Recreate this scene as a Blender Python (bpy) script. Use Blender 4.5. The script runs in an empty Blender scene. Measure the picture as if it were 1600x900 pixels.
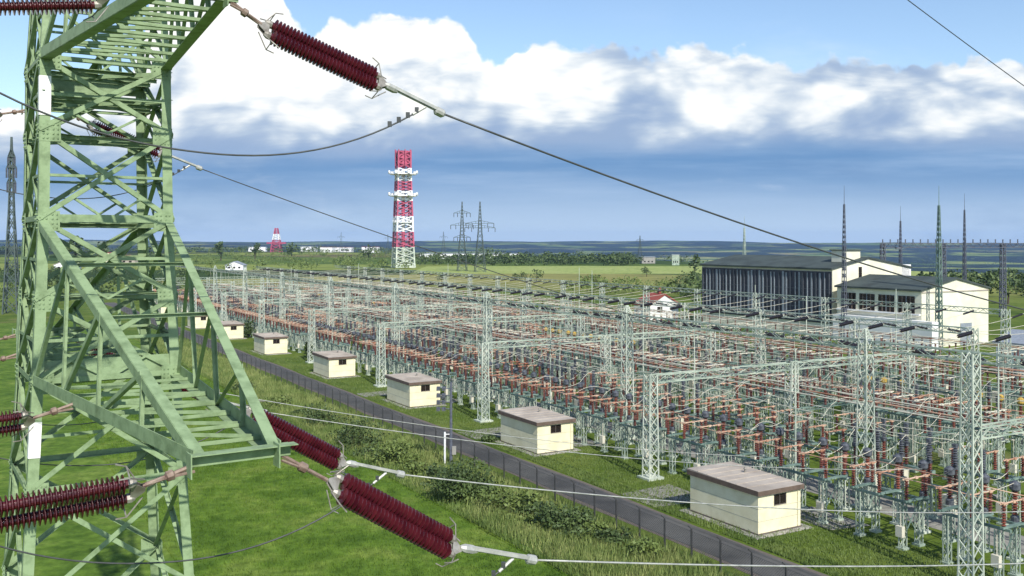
import bpy, math, random
import numpy as np
from mathutils import Vector, Matrix

# ------------------------------------------------------------------ camera, world, sun, exposure
scene = bpy.context.scene
COL = scene.collection
CAMH = 20.0
cam_d = bpy.data.cameras.new('camera'); cam = bpy.data.objects.new('camera', cam_d); COL.objects.link(cam)
cam.location = (0, 0, CAMH); cam.rotation_euler = (math.radians(90), 0, 0)
cam_d.sensor_width = 36; cam_d.lens = 33.75; cam_d.shift_y = -75/1600
cam_d.clip_start = 0.1; cam_d.clip_end = 30000
scene.camera = cam
vs = scene.view_settings
vs.view_transform = 'Standard'; vs.look = 'None'; vs.exposure = 0.2; vs.gamma = 1; vs.use_curve_mapping = False
SUNH = Vector((.36, -.933)).normalized(); SUNEL = math.radians(41)
SUNDIR = Vector((SUNH.x*math.cos(SUNEL), SUNH.y*math.cos(SUNEL), math.sin(SUNEL)))
sd = bpy.data.lights.new('sun', 'SUN'); sd.energy = 4.8; sd.angle = math.radians(.5); sd.color = (1, .95, .86)
so = bpy.data.objects.new('sun', sd); COL.objects.link(so); so.location = (30, -60, 120)
so.rotation_euler = SUNDIR.to_track_quat('Z', 'Y').to_euler()

world = bpy.data.worlds.new('World'); scene.world = world; world.use_nodes = True
def build_world():
    nt = world.node_tree; N = nt.nodes; L = nt.links; N.clear()
    def new(t, **k):
        n = N.new(t)
        for a, b in k.items(): setattr(n, a, b)
        return n
    def m(op, a, b=None, c=None, clamp=False):
        n = new('ShaderNodeMath', operation=op, use_clamp=clamp)
        for i, x in enumerate((a, b, c)):
            if x is None: continue
            if isinstance(x, (int, float)): n.inputs[i].default_value = x
            else: L.new(x, n.inputs[i])
        return n.outputs[0]
    def ss(x, lo, hi):
        n = new('ShaderNodeMapRange', interpolation_type='SMOOTHSTEP')
        L.new(x, n.inputs[0]); n.inputs[1].default_value = lo; n.inputs[2].default_value = hi
        return n.outputs[0]
    def noise(vec, scale, detail=6, rough=.55, dist=0.0):
        n = new('ShaderNodeTexNoise'); n.inputs['Scale'].default_value = scale; n.inputs['Detail'].default_value = detail
        n.inputs['Roughness'].default_value = rough; n.inputs['Distortion'].default_value = dist
        L.new(vec, n.inputs['Vector']); return n.outputs['Fac']
    def mix(f, a, b):
        n = new('ShaderNodeMix', data_type='RGBA')
        L.new(f, n.inputs[0]) if not isinstance(f, float) else setattr(n.inputs[0], 'default_value', f)
        for i, x in ((6, a), (7, b)):
            if isinstance(x, tuple): n.inputs[i].default_value = (*x, 1)
            else: L.new(x, n.inputs[i])
        return n.outputs[2]
    tc = new('ShaderNodeTexCoord'); sp = new('ShaderNodeSeparateXYZ'); L.new(tc.outputs['Generated'], sp.inputs[0])
    ay = m('MAXIMUM', m('ABSOLUTE', sp.outputs[1]), .25)
    U = m('DIVIDE', sp.outputs[0], ay); V = m('DIVIDE', sp.outputs[2], ay)
    cv = new('ShaderNodeCombineXYZ'); L.new(U, cv.inputs[0]); L.new(V, cv.inputs[1]); P = cv.outputs[0]
    cs = new('ShaderNodeCombineXYZ'); L.new(m('MULTIPLY', U, .32), cs.inputs[0]); L.new(V, cs.inputs[1]); PS = cs.outputs[0]
    # outline of the cloud tops as a curve over azimuth
    fc = new('ShaderNodeFloatCurve'); u01 = m('ADD', m('MULTIPLY', U, .5), .5, clamp=True); L.new(u01, fc.inputs['Value'])
    cu = fc.mapping.curves[0]
    pts = [(-1, .6), (-.56, .14), (-.42, .15), (-.36, .34), (-.30, .42), (-.235, .245), (-.205, .217), (-.175, .232), (-.145, .228), (-.10, .23), (-.065, .238), (-.045, .225), (-.03, .195), (.01, .20), (.06, .215), (.11, .205),
           (.15, .200), (.19, .203), (.24, .200), (.31, .188), (.36, .185), (.45, .184), (.54, .19), (.7, .22), (1, .3)]
    cu.points[0].location = ((pts[0][0]+1)/2, pts[0][1]); cu.points[1].location = (1, pts[-1][1])
    for (x, y) in pts[1:-1]: cu.points.new((x+1)/2, y)
    fc.mapping.update()
    # billows
    vo = new('ShaderNodeTexVoronoi', feature='SMOOTH_F1'); vo.inputs['Scale'].default_value = 24; vo.inputs['Smoothness'].default_value = .35
    vo.inputs['Detail'].default_value = 2.0; L.new(P, vo.inputs['Vector'])
    n1 = noise(P, 14, 8, .58); n2 = noise(P, 5.0, 6, .5)
    b = m('ADD', m('MULTIPLY', m('SUBTRACT', n1, .5), .07), m('MULTIPLY', m('SUBTRACT', .35, vo.outputs['Distance']), .028))
    top = m('ADD', m('ADD', fc.outputs[0], .014), b)
    d = m('SUBTRACT', top, V)                       # depth below the top edge
    mtop = ss(d, -.001, .009)
    # cloud body brightness
    n3 = noise(PS, 20, 8, .6, .3); n4 = noise(PS, 9, 5, .55)
    hgt = ss(V, .075, .15)
    lit = m('ADD', m('MULTIPLY', n3, 2.0), m('MULTIPLY', n4, 1.2))
    lit = m('ADD', m('SUBTRACT', lit, 1.50), m('MULTIPLY', hgt, 1.0))
    nearleft = ss(m('MULTIPLY', U, -1), -.02, .18)
    lit = m('ADD', lit, m('MULTIPLY', m('SUBTRACT', nearleft, .45), .22))
    edge = m('SUBTRACT', m('ADD', .12, m('MULTIPLY', nearleft, .2)), m('MULTIPLY', d, 4.0))
    lit = m('ADD', lit, m('MAXIMUM', edge, 0.0))
    def puff(scale, det):
        mpv = new('ShaderNodeMapping'); mpv.inputs['Scale'].default_value = (.75, 1.25, 1); wob = new('ShaderNodeTexNoise'); wob.inputs['Scale'].default_value = 9; L.new(P, wob.inputs['Vector'])
        vm = new('ShaderNodeVectorMath', operation='MULTIPLY_ADD'); L.new(wob.outputs['Color'], vm.inputs[0]); vm.inputs[1].default_value = (.05, .05, 0); L.new(P, vm.inputs[2]); L.new(vm.outputs[0], mpv.inputs[0])
        v = new('ShaderNodeTexVoronoi', feature='SMOOTH_F1'); v.inputs['Scale'].default_value = scale; v.inputs['Smoothness'].default_value = .5; v.inputs['Detail'].default_value = det; v.inputs['Roughness'].default_value = .6; L.new(mpv.outputs[0], v.inputs['Vector']); return v.outputs['Distance']
    lit = m('ADD', lit, m('MULTIPLY', m('SUBTRACT', 1.0, puff(17, 2.0)), .85))
    litc = ss(lit, .20, 1.35)
    cr = new('ShaderNodeValToRGB'); L.new(litc, cr.inputs[0]); e = cr.color_ramp.elements
    e[0].position = 0; e[0].color = (.30, .41, .60, 1); e[1].position = 1; e[1].color = (1.0, 1.0, .97, 1)
    k = e.new(.30); k.color = (.44, .54, .68, 1); k = e.new(.6); k.color = (.66, .73, .80, 1)
    body = cr.outputs[0]
    # underside / far blue layer
    base_n = m('MULTIPLY', m('SUBTRACT', noise(PS, 12, 5, .55), .5), .05)
    lowm = ss(m('ADD', m('ADD', V, base_n), m('MULTIPLY', nearleft, .010)), .110, .084)      # 1 below the cloud base
    sm = new('ShaderNodeMapping'); sm.inputs['Scale'].default_value = (.12, 1.4, 1); L.new(P, sm.inputs[0])
    bands = noise(sm.outputs[0], 20, 5, .6)
    low_t = ss(V, .0, .085)
    lowc = mix(low_t, (.47, .61, .78), (.15, .295, .53))
    lowc = mix(m('MULTIPLY', ss(bands, .40, .70), .55), lowc, (.40, .54, .74))
    lowc = mix(m('MULTIPLY', ss(noise(PS, 10, 6, .6), .5, .72), .35), lowc, (.125, .24, .45))
    lowc = mix(m('MULTIPLY', ss(noise(PS, 13, 7, .62), .58, .72), .5), lowc, (.52, .62, .76))
    cloud = mix(lowm, body, lowc)
    cirrus = m('MULTIPLY', ss(noise(PS, 6, 6, .6), .48, .75), m('MULTIPLY', ss(U, .05, .4), .55))
    sky = new('ShaderNodeTexSky', sky_type='NISHITA'); sky.sun_disc = False
    sky.sun_elevation = SUNEL; sky.sun_rotation = math.atan2(SUNH.x, SUNH.y); sky.air_density = 1.0; sky.dust_density = .4; sky.ozone_density = 2.2; sky.altitude = 300
    bg = new('ShaderNodeBackground'); L.new(sky.outputs[0], bg.inputs[0]); bg.inputs[1].default_value = .145
    bc = new('ShaderNodeBackground'); L.new(cloud, bc.inputs[0]); bc.inputs[1].default_value = 1.0
    bw = new('ShaderNodeBackground'); bw.inputs[0].default_value = (.8, .88, .95, 1); bw.inputs[1].default_value = 1.0
    ms0 = new('ShaderNodeMixShader'); L.new(cirrus, ms0.inputs[0]); L.new(bg.outputs[0], ms0.inputs[1]); L.new(bw.outputs[0], ms0.inputs[2])
    ms = new('ShaderNodeMixShader'); L.new(m('MULTIPLY', mtop, ss(sp.outputs[1], -.15, .1)), ms.inputs[0]); L.new(ms0.outputs[0], ms.inputs[1]); L.new(bc.outputs[0], ms.inputs[2])
    out = new('ShaderNodeOutputWorld'); L.new(ms.outputs[0], out.inputs[0])
build_world()
world.cycles.sampling_method = 'MANUAL'; world.cycles.sample_map_resolution = 512
scene.cycles.volume_bounces = 0; scene.cycles.max_bounces = 5; scene.cycles.diffuse_bounces = 2; scene.cycles.glossy_bounces = 2
scene.cycles.transparent_max_bounces = 12; scene.cycles.use_denoising = True

# ------------------------------------------------------------------ helpers
R = random.Random(7)
V3 = Vector
def tag(o, label=None, cat=None, group=None, kind=None):
    for k, v in (('label', label), ('category', cat), ('group', group), ('kind', kind)):
        if v: o[k] = v
    return o
class MB:
    def __init__(s): s.v = []; s.f = []
    def add(s, vs_, fs):
        n = len(s.v); s.v += [tuple(p) for p in vs_]; s.f += [tuple(i+n for i in f) for f in fs]
    def hexa(s, p):
        s.add(p, [(0, 3, 2, 1), (4, 5, 6, 7), (0, 1, 5, 4), (1, 2, 6, 5), (2, 3, 7, 6), (3, 0, 4, 7)])
    def box(s, c, d):
        x, y, z = c; a, b, h = d[0]/2, d[1]/2, d[2]/2
        s.hexa([(x-a, y-b, z-h), (x+a, y-b, z-h), (x+a, y+b, z-h), (x-a, y+b, z-h), (x-a, y-b, z+h), (x+a, y-b, z+h), (x+a, y+b, z+h), (x-a, y+b, z+h)])
    def plate(s, p0, p1, a, w, t):          # flat bar: from p0 to p1, width w along a, thickness t
        p0, p1, a = V3(p0), V3(p1), V3(a); d = (p1-p0).normalized(); a = (a-d*a.dot(d)).normalized(); n = d.cross(a)
        q = []
        for p in (p0, p1):
            q += [p-n*t/2, p+a*w-n*t/2, p+a*w+n*t/2, p+n*t/2]
        s.hexa(q)
    def lbar(s, p0, p1, w, t, a=None, b=None):     # angle section
        p0, p1 = V3(p0), V3(p1); d = (p1-p0).normalized()
        if a is None: a = d.cross(V3((0, 0, 1))) if abs(d.z) < .95 else d.cross(V3((1, 0, 0)))
        a = V3(a); a = (a-d*a.dot(d)).normalized()
        if b is None: b = d.cross(a)
        b = V3(b); b = (b-d*b.dot(d)-a*b.dot(a)).normalized()
        s.plate(p0, p1, a, w, t); s.plate(p0+a*0.0, p1+a*0.0, b, w, t)
    def bar(s, p0, p1, w):                  # square bar without caps
        p0, p1 = V3(p0), V3(p1); d = (p1-p0).normalized(); a = d.cross(V3((0, 0, 1))) if abs(d.z) < .95 else d.cross(V3((1, 0, 0)))
        a.normalize(); b = d.cross(a); h = w/2
        s.add([p+a*x*h+b*y*h for p in (p0, p1) for x, y in ((-1, -1), (1, -1), (1, 1), (-1, 1))], [(0, 1, 5, 4), (1, 2, 6, 5), (2, 3, 7, 6), (3, 0, 4, 7)])
    def tube(s, pts, r, n=6, r1=None):
        pts = [V3(p) for p in pts]; m_ = len(pts); base = len(s.v); ref = None
        for i, p in enumerate(pts):
            d = (pts[min(i+1, m_-1)]-pts[max(i-1, 0)]).normalized()
            if ref is None: ref = d.cross(V3((0, 0, 1))) if abs(d.z) < .95 else d.cross(V3((1, 0, 0)))
            a = (ref-d*ref.dot(d)).normalized(); b = d.cross(a); ref = a
            rr = r if r1 is None else r+(r1-r)*i/(m_-1)
            for k in range(n):
                t = 2*math.pi*k/n; s.v.append(tuple(p+a*math.cos(t)*rr+b*math.sin(t)*rr))
        for i in range(m_-1):
            for k in range(n):
                s.f.append((base+i*n+k, base+i*n+(k+1) % n, base+(i+1)*n+(k+1) % n, base+(i+1)*n+k))
        s.f.append(tuple(base+k for k in range(n-1, -1, -1))); s.f.append(tuple(base+(m_-1)*n+k for k in range(n)))
    def lathe(s, p0, p1, prof, n=10):       # prof: list of (t 0..1, radius)
        p0, p1 = V3(p0), V3(p1); d = (p1-p0); dn = d.normalized(); a = dn.cross(V3((0, 0, 1))) if abs(dn.z) < .95 else dn.cross(V3((1, 0, 0)))
        a.normalize(); b = dn.cross(a); base = len(s.v)
        for t, r in prof:
            for k in range(n):
                q = 2*math.pi*k/n; s.v.append(tuple(p0+d*t+a*math.cos(q)*r+b*math.sin(q)*r))
        for i in range(len(prof)-1):
            for k in range(n):
                s.f.append((base+i*n+k, base+i*n+(k+1) % n, base+(i+1)*n+(k+1) % n, base+(i+1)*n+k))
        s.f.append(tuple(base+k for k in range(n-1, -1, -1))); s.f.append(tuple(base+(len(prof)-1)*n+k for k in range(n)))
    def build(s, name, mat, parent=None, smooth=False):
        me = bpy.data.meshes.new(name); me.from_pydata(s.v, [], s.f); me.update()
        if smooth: me.shade_smooth()
        mats = mat if isinstance(mat, (list, tuple)) else [mat]
        for x in mats: me.materials.append(x)
        o = bpy.data.objects.new(name, me); COL.objects.link(o)
        if parent is not None: o.parent = parent
        return o
def empty(name, loc=(0, 0, 0), rz=0, label=None, cat=None, group=None):
    o = bpy.data.objects.new(name, None); COL.objects.link(o); o.location = loc; o.rotation_euler = (0, 0, rz)
    o.empty_display_size = .5
    return tag(o, label, cat, group)
KIDS = {}
def copy_tree(root, loc, rz=None, label=None, group=None, scale=None):
    def kids(o):
        if o.name not in KIDS: KIDS[o.name] = [c for c in bpy.data.objects if c.parent == o]
        return KIDS[o.name]
    def rec(o, parent):
        c = o.copy(); COL.objects.link(c); c.parent = parent
        for ch in kids(o): rec(ch, c)
        return c
    c = rec(root, None); c.location = loc
    if rz is not None: c.rotation_euler = (0, 0, rz)
    if scale: c.scale = scale
    if label: c['label'] = label
    if group: c['group'] = group
    return c

# ------------------------------------------------------------------ materials
def mat(name, col, rough=.6, metal=0.0, var=.15, scale=3.0, col2=None, bump=0.0, bscale=20.0, spec=.5, coord='Object', stretch=None, thr=None):
    m_ = bpy.data.materials.new(name); m_.use_nodes = True; nt = m_.node_tree; N = nt.nodes; L = nt.links
    b = N['Principled BSDF']; b.inputs['Roughness'].default_value = rough; b.inputs['Metallic'].default_value = metal
    b.inputs['Specular IOR Level'].default_value = spec
    tc = N.new('ShaderNodeTexCoord' if coord != 'Pos' else 'ShaderNodeNewGeometry'); src = tc.outputs['Position' if coord == 'Pos' else coord]
    if stretch:
        mp = N.new('ShaderNodeMapping'); mp.inputs['Scale'].default_value = stretch; L.new(src, mp.inputs[0]); src = mp.outputs[0]
    n = N.new('ShaderNodeTexNoise'); n.inputs['Scale'].default_value = scale; n.inputs['Detail'].default_value = 6; n.inputs['Roughness'].default_value = .6
    L.new(src, n.inputs['Vector'])
    r = N.new('ShaderNodeValToRGB'); L.new(n.outputs['Fac'], r.inputs[0])
    c2 = col2 or tuple(min(1, c*(1+var)) for c in col); c1 = col if col2 else tuple(c*(1-var) for c in col)
    lo, hi = thr or (.35, .65)
    r.color_ramp.elements[0].position = lo; r.color_ramp.elements[0].color = (*c1, 1)
    r.color_ramp.elements[1].position = hi; r.color_ramp.elements[1].color = (*c2, 1)
    L.new(r.outputs[0], b.inputs['Base Color'])
    if bump:
        n2 = N.new('ShaderNodeTexNoise'); n2.inputs['Scale'].default_value = bscale; n2.inputs['Detail'].default_value = 4; L.new(src, n2.inputs['Vector'])
        bp = N.new('ShaderNodeBump'); bp.inputs['Strength'].default_value = bump; bp.inputs['Distance'].default_value = .05; L.new(n2.outputs['Fac'], bp.inputs['Height'])
        L.new(bp.outputs[0], b.inputs['Normal'])
    return m_
M = {}
M['green'] = mat('tower_green_paint', (.11, .165, .075), .6, 0, .22, 3.5, col2=(.25, .345, .185), bump=.15, bscale=14, coord='Pos', thr=(.22, .56))
M['white'] = mat('white_paint', (.8, .8, .78), .5, 0, .05)
M['maroon'] = mat('maroon_glaze', (.040, .005, .010), .25, 0, .35, 5.0, spec=.5, col2=(.085, .012, .018), coord='Pos')
M['fitting'] = mat('galvanised_fitting', (.20, .18, .15), .5, .35, .4, 6.0, col2=(.38, .36, .32))
M['rusty'] = mat('rusty_fitting', (.16, .10, .08), .7, .2, .3, 6.0, col2=(.32, .25, .2))
M['wire'] = mat('aluminium_wire', (.07, .075, .075), .5, .3, .2, 4.0)
M['wirel'] = mat('bright_aluminium_wire', (.30, .31, .29), .5, .2, .2, 4.0, col2=(.48, .48, .45))
M['steel'] = mat('pale_green_steel', (.20, .27, .22), .6, 0, .25, .6, col2=(.47, .53, .43), coord='Pos')
M['steelg'] = mat('teal_grey_steel', (.07, .12, .105), .6, 0, .25, .6, col2=(.19, .27, .23), coord='Pos')
M['steelw'] = mat('whitish_steel', (.30, .36, .30), .6, 0, .2, .5, col2=(.60, .64, .54), coord='Pos')
M['redins'] = mat('red_brown_porcelain', (.07, .03, .028), .3, 0, .3, .3, col2=(.19, .06, .04), coord='Pos')
M['orange'] = mat('salmon_painted_tube', (.33, .13, .07), .5, 0, .2, .35, col2=(.60, .42, .30), coord='Pos')
M['yellow'] = mat('ochre_paint', (.45, .30, .06), .5, 0, .2, 2.0)
M['cream_tube'] = mat('pale_tube', (.58, .55, .45), .5, 0, .15, 1.0)
M['darkgrey'] = mat('dark_grey_housing', (.04, .045, .06), .5, 0, .3, 4.0, col2=(.11, .12, .14))
M['cream'] = mat('cream_render', (.66, .60, .38), .8, 0, .06, .8, col2=(.79, .74, .52), bump=.08, bscale=30, coord='Pos', thr=(.25, .6))
M['roof'] = mat('brown_roof_felt', (.30, .26, .22), .85, 0, .25, .5, col2=(.44, .39, .335), coord='Pos')
M['fascia'] = mat('brown_fascia', (.12, .085, .065), .8, 0, .2)
M['pale'] = mat('pale_cream_render', (.66, .63, .48), .8, 0, .06, .3, col2=(.78, .76, .62), coord='Pos')
M['plinth'] = mat('dark_plinth', (.12, .10, .085), .9)
M['glass'] = mat('dark_window', (.02, .015, .013), .12, 0, .3)
M['concrete'] = mat('concrete', (.30, .29, .26), .9, 0, .2, .8, bump=.2)
M['asphalt'] = mat('asphalt', (.045, .044, .044), .9, 0, .25, .22, col2=(.10, .098, .092), bump=.2, coord='Object')
M['foliage'] = mat('foliage', (.028, .052, .014), .7, 0, .2, .25, col2=(.085, .13, .032), coord='Object')
M['foliage2'] = mat('light_foliage', (.075, .115, .022), .7, 0, .2, .25, col2=(.16, .21, .05), coord='Object')
M['bark'] = mat('bark', (.07, .05, .035), .9)
M['drygrass'] = mat('dry_grass', (.13, .19, .04), .8, 0, .2, .35, col2=(.27, .30, .10))
M['lushgrass'] = mat('lush_grass', (.065, .115, .018), .75, 0, .2, .35, col2=(.14, .19, .045))
M['blackins'] = mat('dark_insulator_glaze', (.022, .018, .022), .3, 0, .3)
M['fence'] = mat('dark_fence_steel', (.06, .06, .062), .6, .2)
M['mesh'] = mat('fence_wire', (.09, .09, .09), .5, .3)
M['redpaint'] = mat('red_paint', (.40, .07, .13), .5, 0, .2, .2)
M['whitepaint'] = mat('white_mast_paint', (.78, .78, .78), .5, 0, .1, .2)
M['pylon'] = mat('dark_pylon_steel', (.06, .085, .08), .7, 0, .2)
M['mast'] = mat('mast_steel', (.09, .10, .13), .7, 0, .2)
M['redroof'] = mat('red_roof', (.24, .055, .04), .8)
M['darkroof'] = mat('dark_green_roof', (.045, .06, .055), .8, 0, .3, .3)
M['navy'] = mat('dark_glass_wall', (.018, .024, .045), .3, 0, .3, .3)
M['fin'] = mat('pale_fin', (.24, .27, .31), .6)

# ------------------------------------------------------------------ frames of reference
UX, UY = -.5038, .8638           # u: along the substation rows (away, to the left)
VX, VY = .8638, .5038            # v: across the rows (away, to the right)
YROT = math.atan2(VY, VX)
def SW(s, w, z=0.0): return V3((w*VX+s*UX, w*VY+s*UY, z))
def s_at(px, w): 
    r = (px-800)/1500; return w*(VX-VY*r)/(VY+VX*r)

# ------------------------------------------------------------------ ground
def hnoise(x, y, sc, seed):
    # cheap smooth value noise on numpy arrays
    xi = np.floor(x/sc); yi = np.floor(y/sc); fx = x/sc-xi; fy = y/sc-yi
    fx = fx*fx*(3-2*fx); fy = fy*fy*(3-2*fy)
    def h(a, b): 
        t = np.sin(a*127.1+b*311.7+seed*74.7)*43758.5453; return t-np.floor(t)
    return (h(xi, yi)*(1-fx)+h(xi+1, yi)*fx)*(1-fy)+(h(xi, yi+1)*(1-fx)+h(xi+1, yi+1)*fx)*fy
def terrain_h(x, y):
    r = np.hypot(x, y); az = np.where(y > 0, x/np.maximum(y, 1), np.where(x > 0, 9, -9))
    edge = np.interp(az, [-.6, -.2, -.05, .15, .3, .45, .6], [1900, 1500, 1150, 950, 620, 480, 450])
    t = np.clip((r-edge)/(edge*1.1+300), 0, 1); t = t*t*(3-2*t)
    drop = np.interp(az, [-.5, -.2, .1, .5], [20, 40, 75, 85])
    z = -drop*t
    t2 = np.clip((r-4200)/4300, 0, 1); t2 = t2*t2*(3-2*t2)
    hills = drop+np.interp(az, [-.6, -.3, 0, .5], [8, 12, -4, -14])+30*(hnoise(x, y, 1900, 3)-.5)+18*(hnoise(x, y, 800, 5)-.5)+10*(hnoise(x, y, 330, 6)-.5)
    z = z+hills*t2*1.0
    z = z+np.clip((r-350)/600, 0, 1)*3.0*(hnoise(x, y, 260, 9)-.55)*(1-t2)
    return z
def ground_z(x, y): return float(terrain_h(np.array([x], float), np.array([y], float))[0])
def build_ground():
    rs = np.concatenate([np.linspace(0, 300, 16)[1:], np.geomspace(320, 9200, 95)]); na = 300
    th = np.concatenate([np.radians(np.linspace(50, 130, 221)), np.radians(np.linspace(130, 410, 80))[1:-1]])
    na = len(th)
    x = np.outer(rs, np.cos(th)); y = np.outer(rs, np.sin(th)); z = terrain_h(x, y)
    vs_ = [(0, 0, 0)]+list(zip(x.ravel().tolist(), y.ravel().tolist(), z.ravel().tolist())); fs = []
    for k in range(na): fs.append((0, 1+k, 1+(k+1) % na))
    for i in range(len(rs)-1):
        for k in range(na):
            a = 1+i*na+k; b = 1+i*na+(k+1) % na; fs.append((a, a+na, b+na, b))
    me = bpy.data.meshes.new('ground'); me.from_pydata(vs_, [], fs); me.update(); me.shade_smooth()
    o = bpy.data.objects.new('ground', me); COL.objects.link(o); tag(o, kind='structure')
    m_ = bpy.data.materials.new('ground_cover'); m_.use_nodes = True; nt = m_.node_tree; N = nt.nodes; L = nt.links
    B = N['Principled BSDF']; B.inputs['Roughness'].default_value = .9; B.inputs['Specular IOR Level'].default_value = .1
    tc = N.new('ShaderNodeTexCoord'); P = tc.outputs['Object']
    def nz(sc, det=6, ro=.6, stretch=None):
        n = N.new('ShaderNodeTexNoise'); n.inputs['Scale'].default_value = sc; n.inputs['Detail'].default_value = det; n.inputs['Roughness'].default_value = ro
        src = P
        if stretch:
            mp = N.new('ShaderNodeMapping'); mp.inputs['Scale'].default_value = stretch; mp.inputs['Rotation'].default_value = (0, 0, -YROT); L.new(P, mp.inputs[0]); src = mp.outputs[0]
        L.new(src, n.inputs['Vector']); return n.outputs['Fac']
    def ramp(f, *st):
        r = N.new('ShaderNodeValToRGB'); L.new(f, r.inputs[0]); e = r.color_ramp.elements
        e[0].position, e[0].color = st[0][0], (*st[0][1], 1); e[1].position, e[1].color = st[-1][0], (*st[-1][1], 1)
        for p, c in st[1:-1]: q = e.new(p); q.color = (*c, 1)
        return r.outputs[0]
    def mx(f, a, b, mode='MIX'):
        n = N.new('ShaderNodeMix'); n.data_type = 'RGBA'; n.blend_type = mode
        if isinstance(f, (int, float)): n.inputs[0].default_value = f
        else: L.new(f, n.inputs[0])
        for i, v_ in ((6, a), (7, b)):
            if isinstance(v_, tuple): n.inputs[i].default_value = (*v_, 1)
            else: L.new(v_, n.inputs[i])
        return n.outputs[2]
    def mr(x, lo, hi):
        n = N.new('ShaderNodeMapRange'); n.interpolation_type = 'SMOOTHSTEP'; L.new(x, n.inputs[0]); n.inputs[1].default_value = lo; n.inputs[2].default_value = hi; return n.outputs[0]
    near = ramp(nz(.09, 7, .65), (.34, (.055, .10, .012)), (.5, (.095, .145, .022)), (.68, (.15, .19, .042)))
    fine = ramp(nz(2.2, 5, .7), (.3, (.60, .62, .5)), (.7, (1.25, 1.2, 1.2)))
    near = mx(1.0, near, fine, 'MULTIPLY')
    worn = mr(nz(.035, 5, .6), .60, .72)
    near = mx(worn, near, (.15, .15, .06))
    # far country: patchwork of fields with woods
    vo = N.new('ShaderNodeTexVoronoi'); vo.inputs['Scale'].default_value = 1/260; vo.inputs['Randomness'].default_value = .9
    mp = N.new('ShaderNodeMapping'); mp.inputs['Rotation'].default_value = (0, 0, .5); mp.inputs['Scale'].default_value = (.55, 1.3, 0); L.new(P, mp.inputs[0]); L.new(mp.outputs[0], vo.inputs['Vector'])
    sep = N.new('ShaderNodeSeparateColor'); L.new(vo.outputs['Color'], sep.inputs[0])
    fld = ramp(sep.outputs[0], (0, (.03, .055, .015)), (.3, (.07, .115, .022)), (.55, (.15, .20, .04)), (.8, (.26, .29, .08)), (1, (.24, .20, .09)))
    fld = mx(1.0, fld, ramp(nz(.02, 5, .65), (.35, (.65, .7, .6)), (.7, (1.2, 1.2, 1.1))), 'MULTIPLY')
    woods = mr(nz(.0016, 8, .65), .44, .50)
    fld2 = mx(woods, fld, (.010, .020, .012))
    ln = N.new('ShaderNodeVectorMath'); ln.operation = 'LENGTH'; L.new(P, ln.inputs[0]); r = ln.outputs['Value']
    far = mx(mr(r, 900, 1600), fld, fld2)
    col = mx(mr(r, 300, 480), near, far)
    L.new(col, B.inputs['Base Color'])
    bp = N.new('ShaderNodeBump'); bp.inputs['Strength'].default_value = .5; bp.inputs['Distance'].default_value = .25; L.new(nz(1.3, 6, .7), bp.inputs['Height']); L.new(bp.outputs[0], B.inputs['Normal'])
    me.materials.append(m_)
build_ground()

def strip(name, pts_w, s0, s1, z, m_, n=60, wig=0.0, kind='structure'):
    # a ground sheet between two w lines, following u; pts_w = (w_lo, w_hi)
    mb = MB(); vv = []; ff = []
    for i in range(n+1):
        s = s0+(s1-s0)*i/n
        a = pts_w[0]+wig*math.sin(i*1.7)*R.uniform(.3, 1); b = pts_w[1]+wig*math.cos(i*1.3)*R.uniform(.3, 1)
        vv += [SW(s, a, z), SW(s, b, z)]
    for i in range(n): ff.append((2*i, 2*i+1, 2*i+3, 2*i+2))
    mb.add(vv, ff); o = mb.build(name, m_); tag(o, kind=kind); return o
def poly(name, pts, z, m_, kind='structure'):
    mb = MB(); mb.add([(p[0], p[1], z) for p in pts], [tuple(range(len(pts)))]); o = mb.build(name, m_); tag(o, kind=kind); return o

def grass_sheet(name, c1, c2, c3, sc=.25, fsc=3.0, stretch=(1, 1, 1)):
    m_ = bpy.data.materials.new(name); m_.use_nodes = True; nt = m_.node_tree; N = nt.nodes; L = nt.links; B = N['Principled BSDF']
    B.inputs['Roughness'].default_value = .9; B.inputs['Specular IOR Level'].default_value = .1
    tc = N.new('ShaderNodeTexCoord'); mp = N.new('ShaderNodeMapping'); mp.inputs['Rotation'].default_value = (0, 0, -YROT); mp.inputs['Scale'].default_value = stretch; L.new(tc.outputs['Object'], mp.inputs[0])
    n = N.new('ShaderNodeTexNoise'); n.inputs['Scale'].default_value = sc; n.inputs['Detail'].default_value = 8; n.inputs['Roughness'].default_value = .65; L.new(mp.outputs[0], n.inputs['Vector'])
    r = N.new('ShaderNodeValToRGB'); L.new(n.outputs['Fac'], r.inputs[0]); e = r.color_ramp.elements
    e[0].position = .34; e[0].color = (*c1, 1); e[1].position = .68; e[1].color = (*c3, 1); q = e.new(.5); q.color = (*c2, 1)
    n2 = N.new('ShaderNodeTexNoise'); n2.inputs['Scale'].default_value = fsc; n2.inputs['Detail'].default_value = 5; n2.inputs['Roughness'].default_value = .7; L.new(tc.outputs['Object'], n2.inputs['Vector'])
    r2 = N.new('ShaderNodeValToRGB'); L.new(n2.outputs['Fac'], r2.inputs[0]); r2.color_ramp.elements[0].position = .3; r2.color_ramp.elements[0].color = (.5, .55, .45, 1); r2.color_ramp.elements[1].position = .7; r2.color_ramp.elements[1].color = (1.3, 1.25, 1.2, 1)
    mx = N.new('ShaderNodeMix'); mx.data_type = 'RGBA'; mx.blend_type = 'MULTIPLY'; mx.inputs[0].default_value = 1; L.new(r.outputs[0], mx.inputs[6]); L.new(r2.outputs[0], mx.inputs[7]); L.new(mx.outputs[2], B.inputs['Base Color'])
    bp = N.new('ShaderNodeBump'); bp.inputs['Strength'].default_value = .6; bp.inputs['Distance'].default_value = .15; L.new(n2.outputs['Fac'], bp.inputs['Height']); L.new(bp.outputs[0], B.inputs['Normal'])
    return m_
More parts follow.
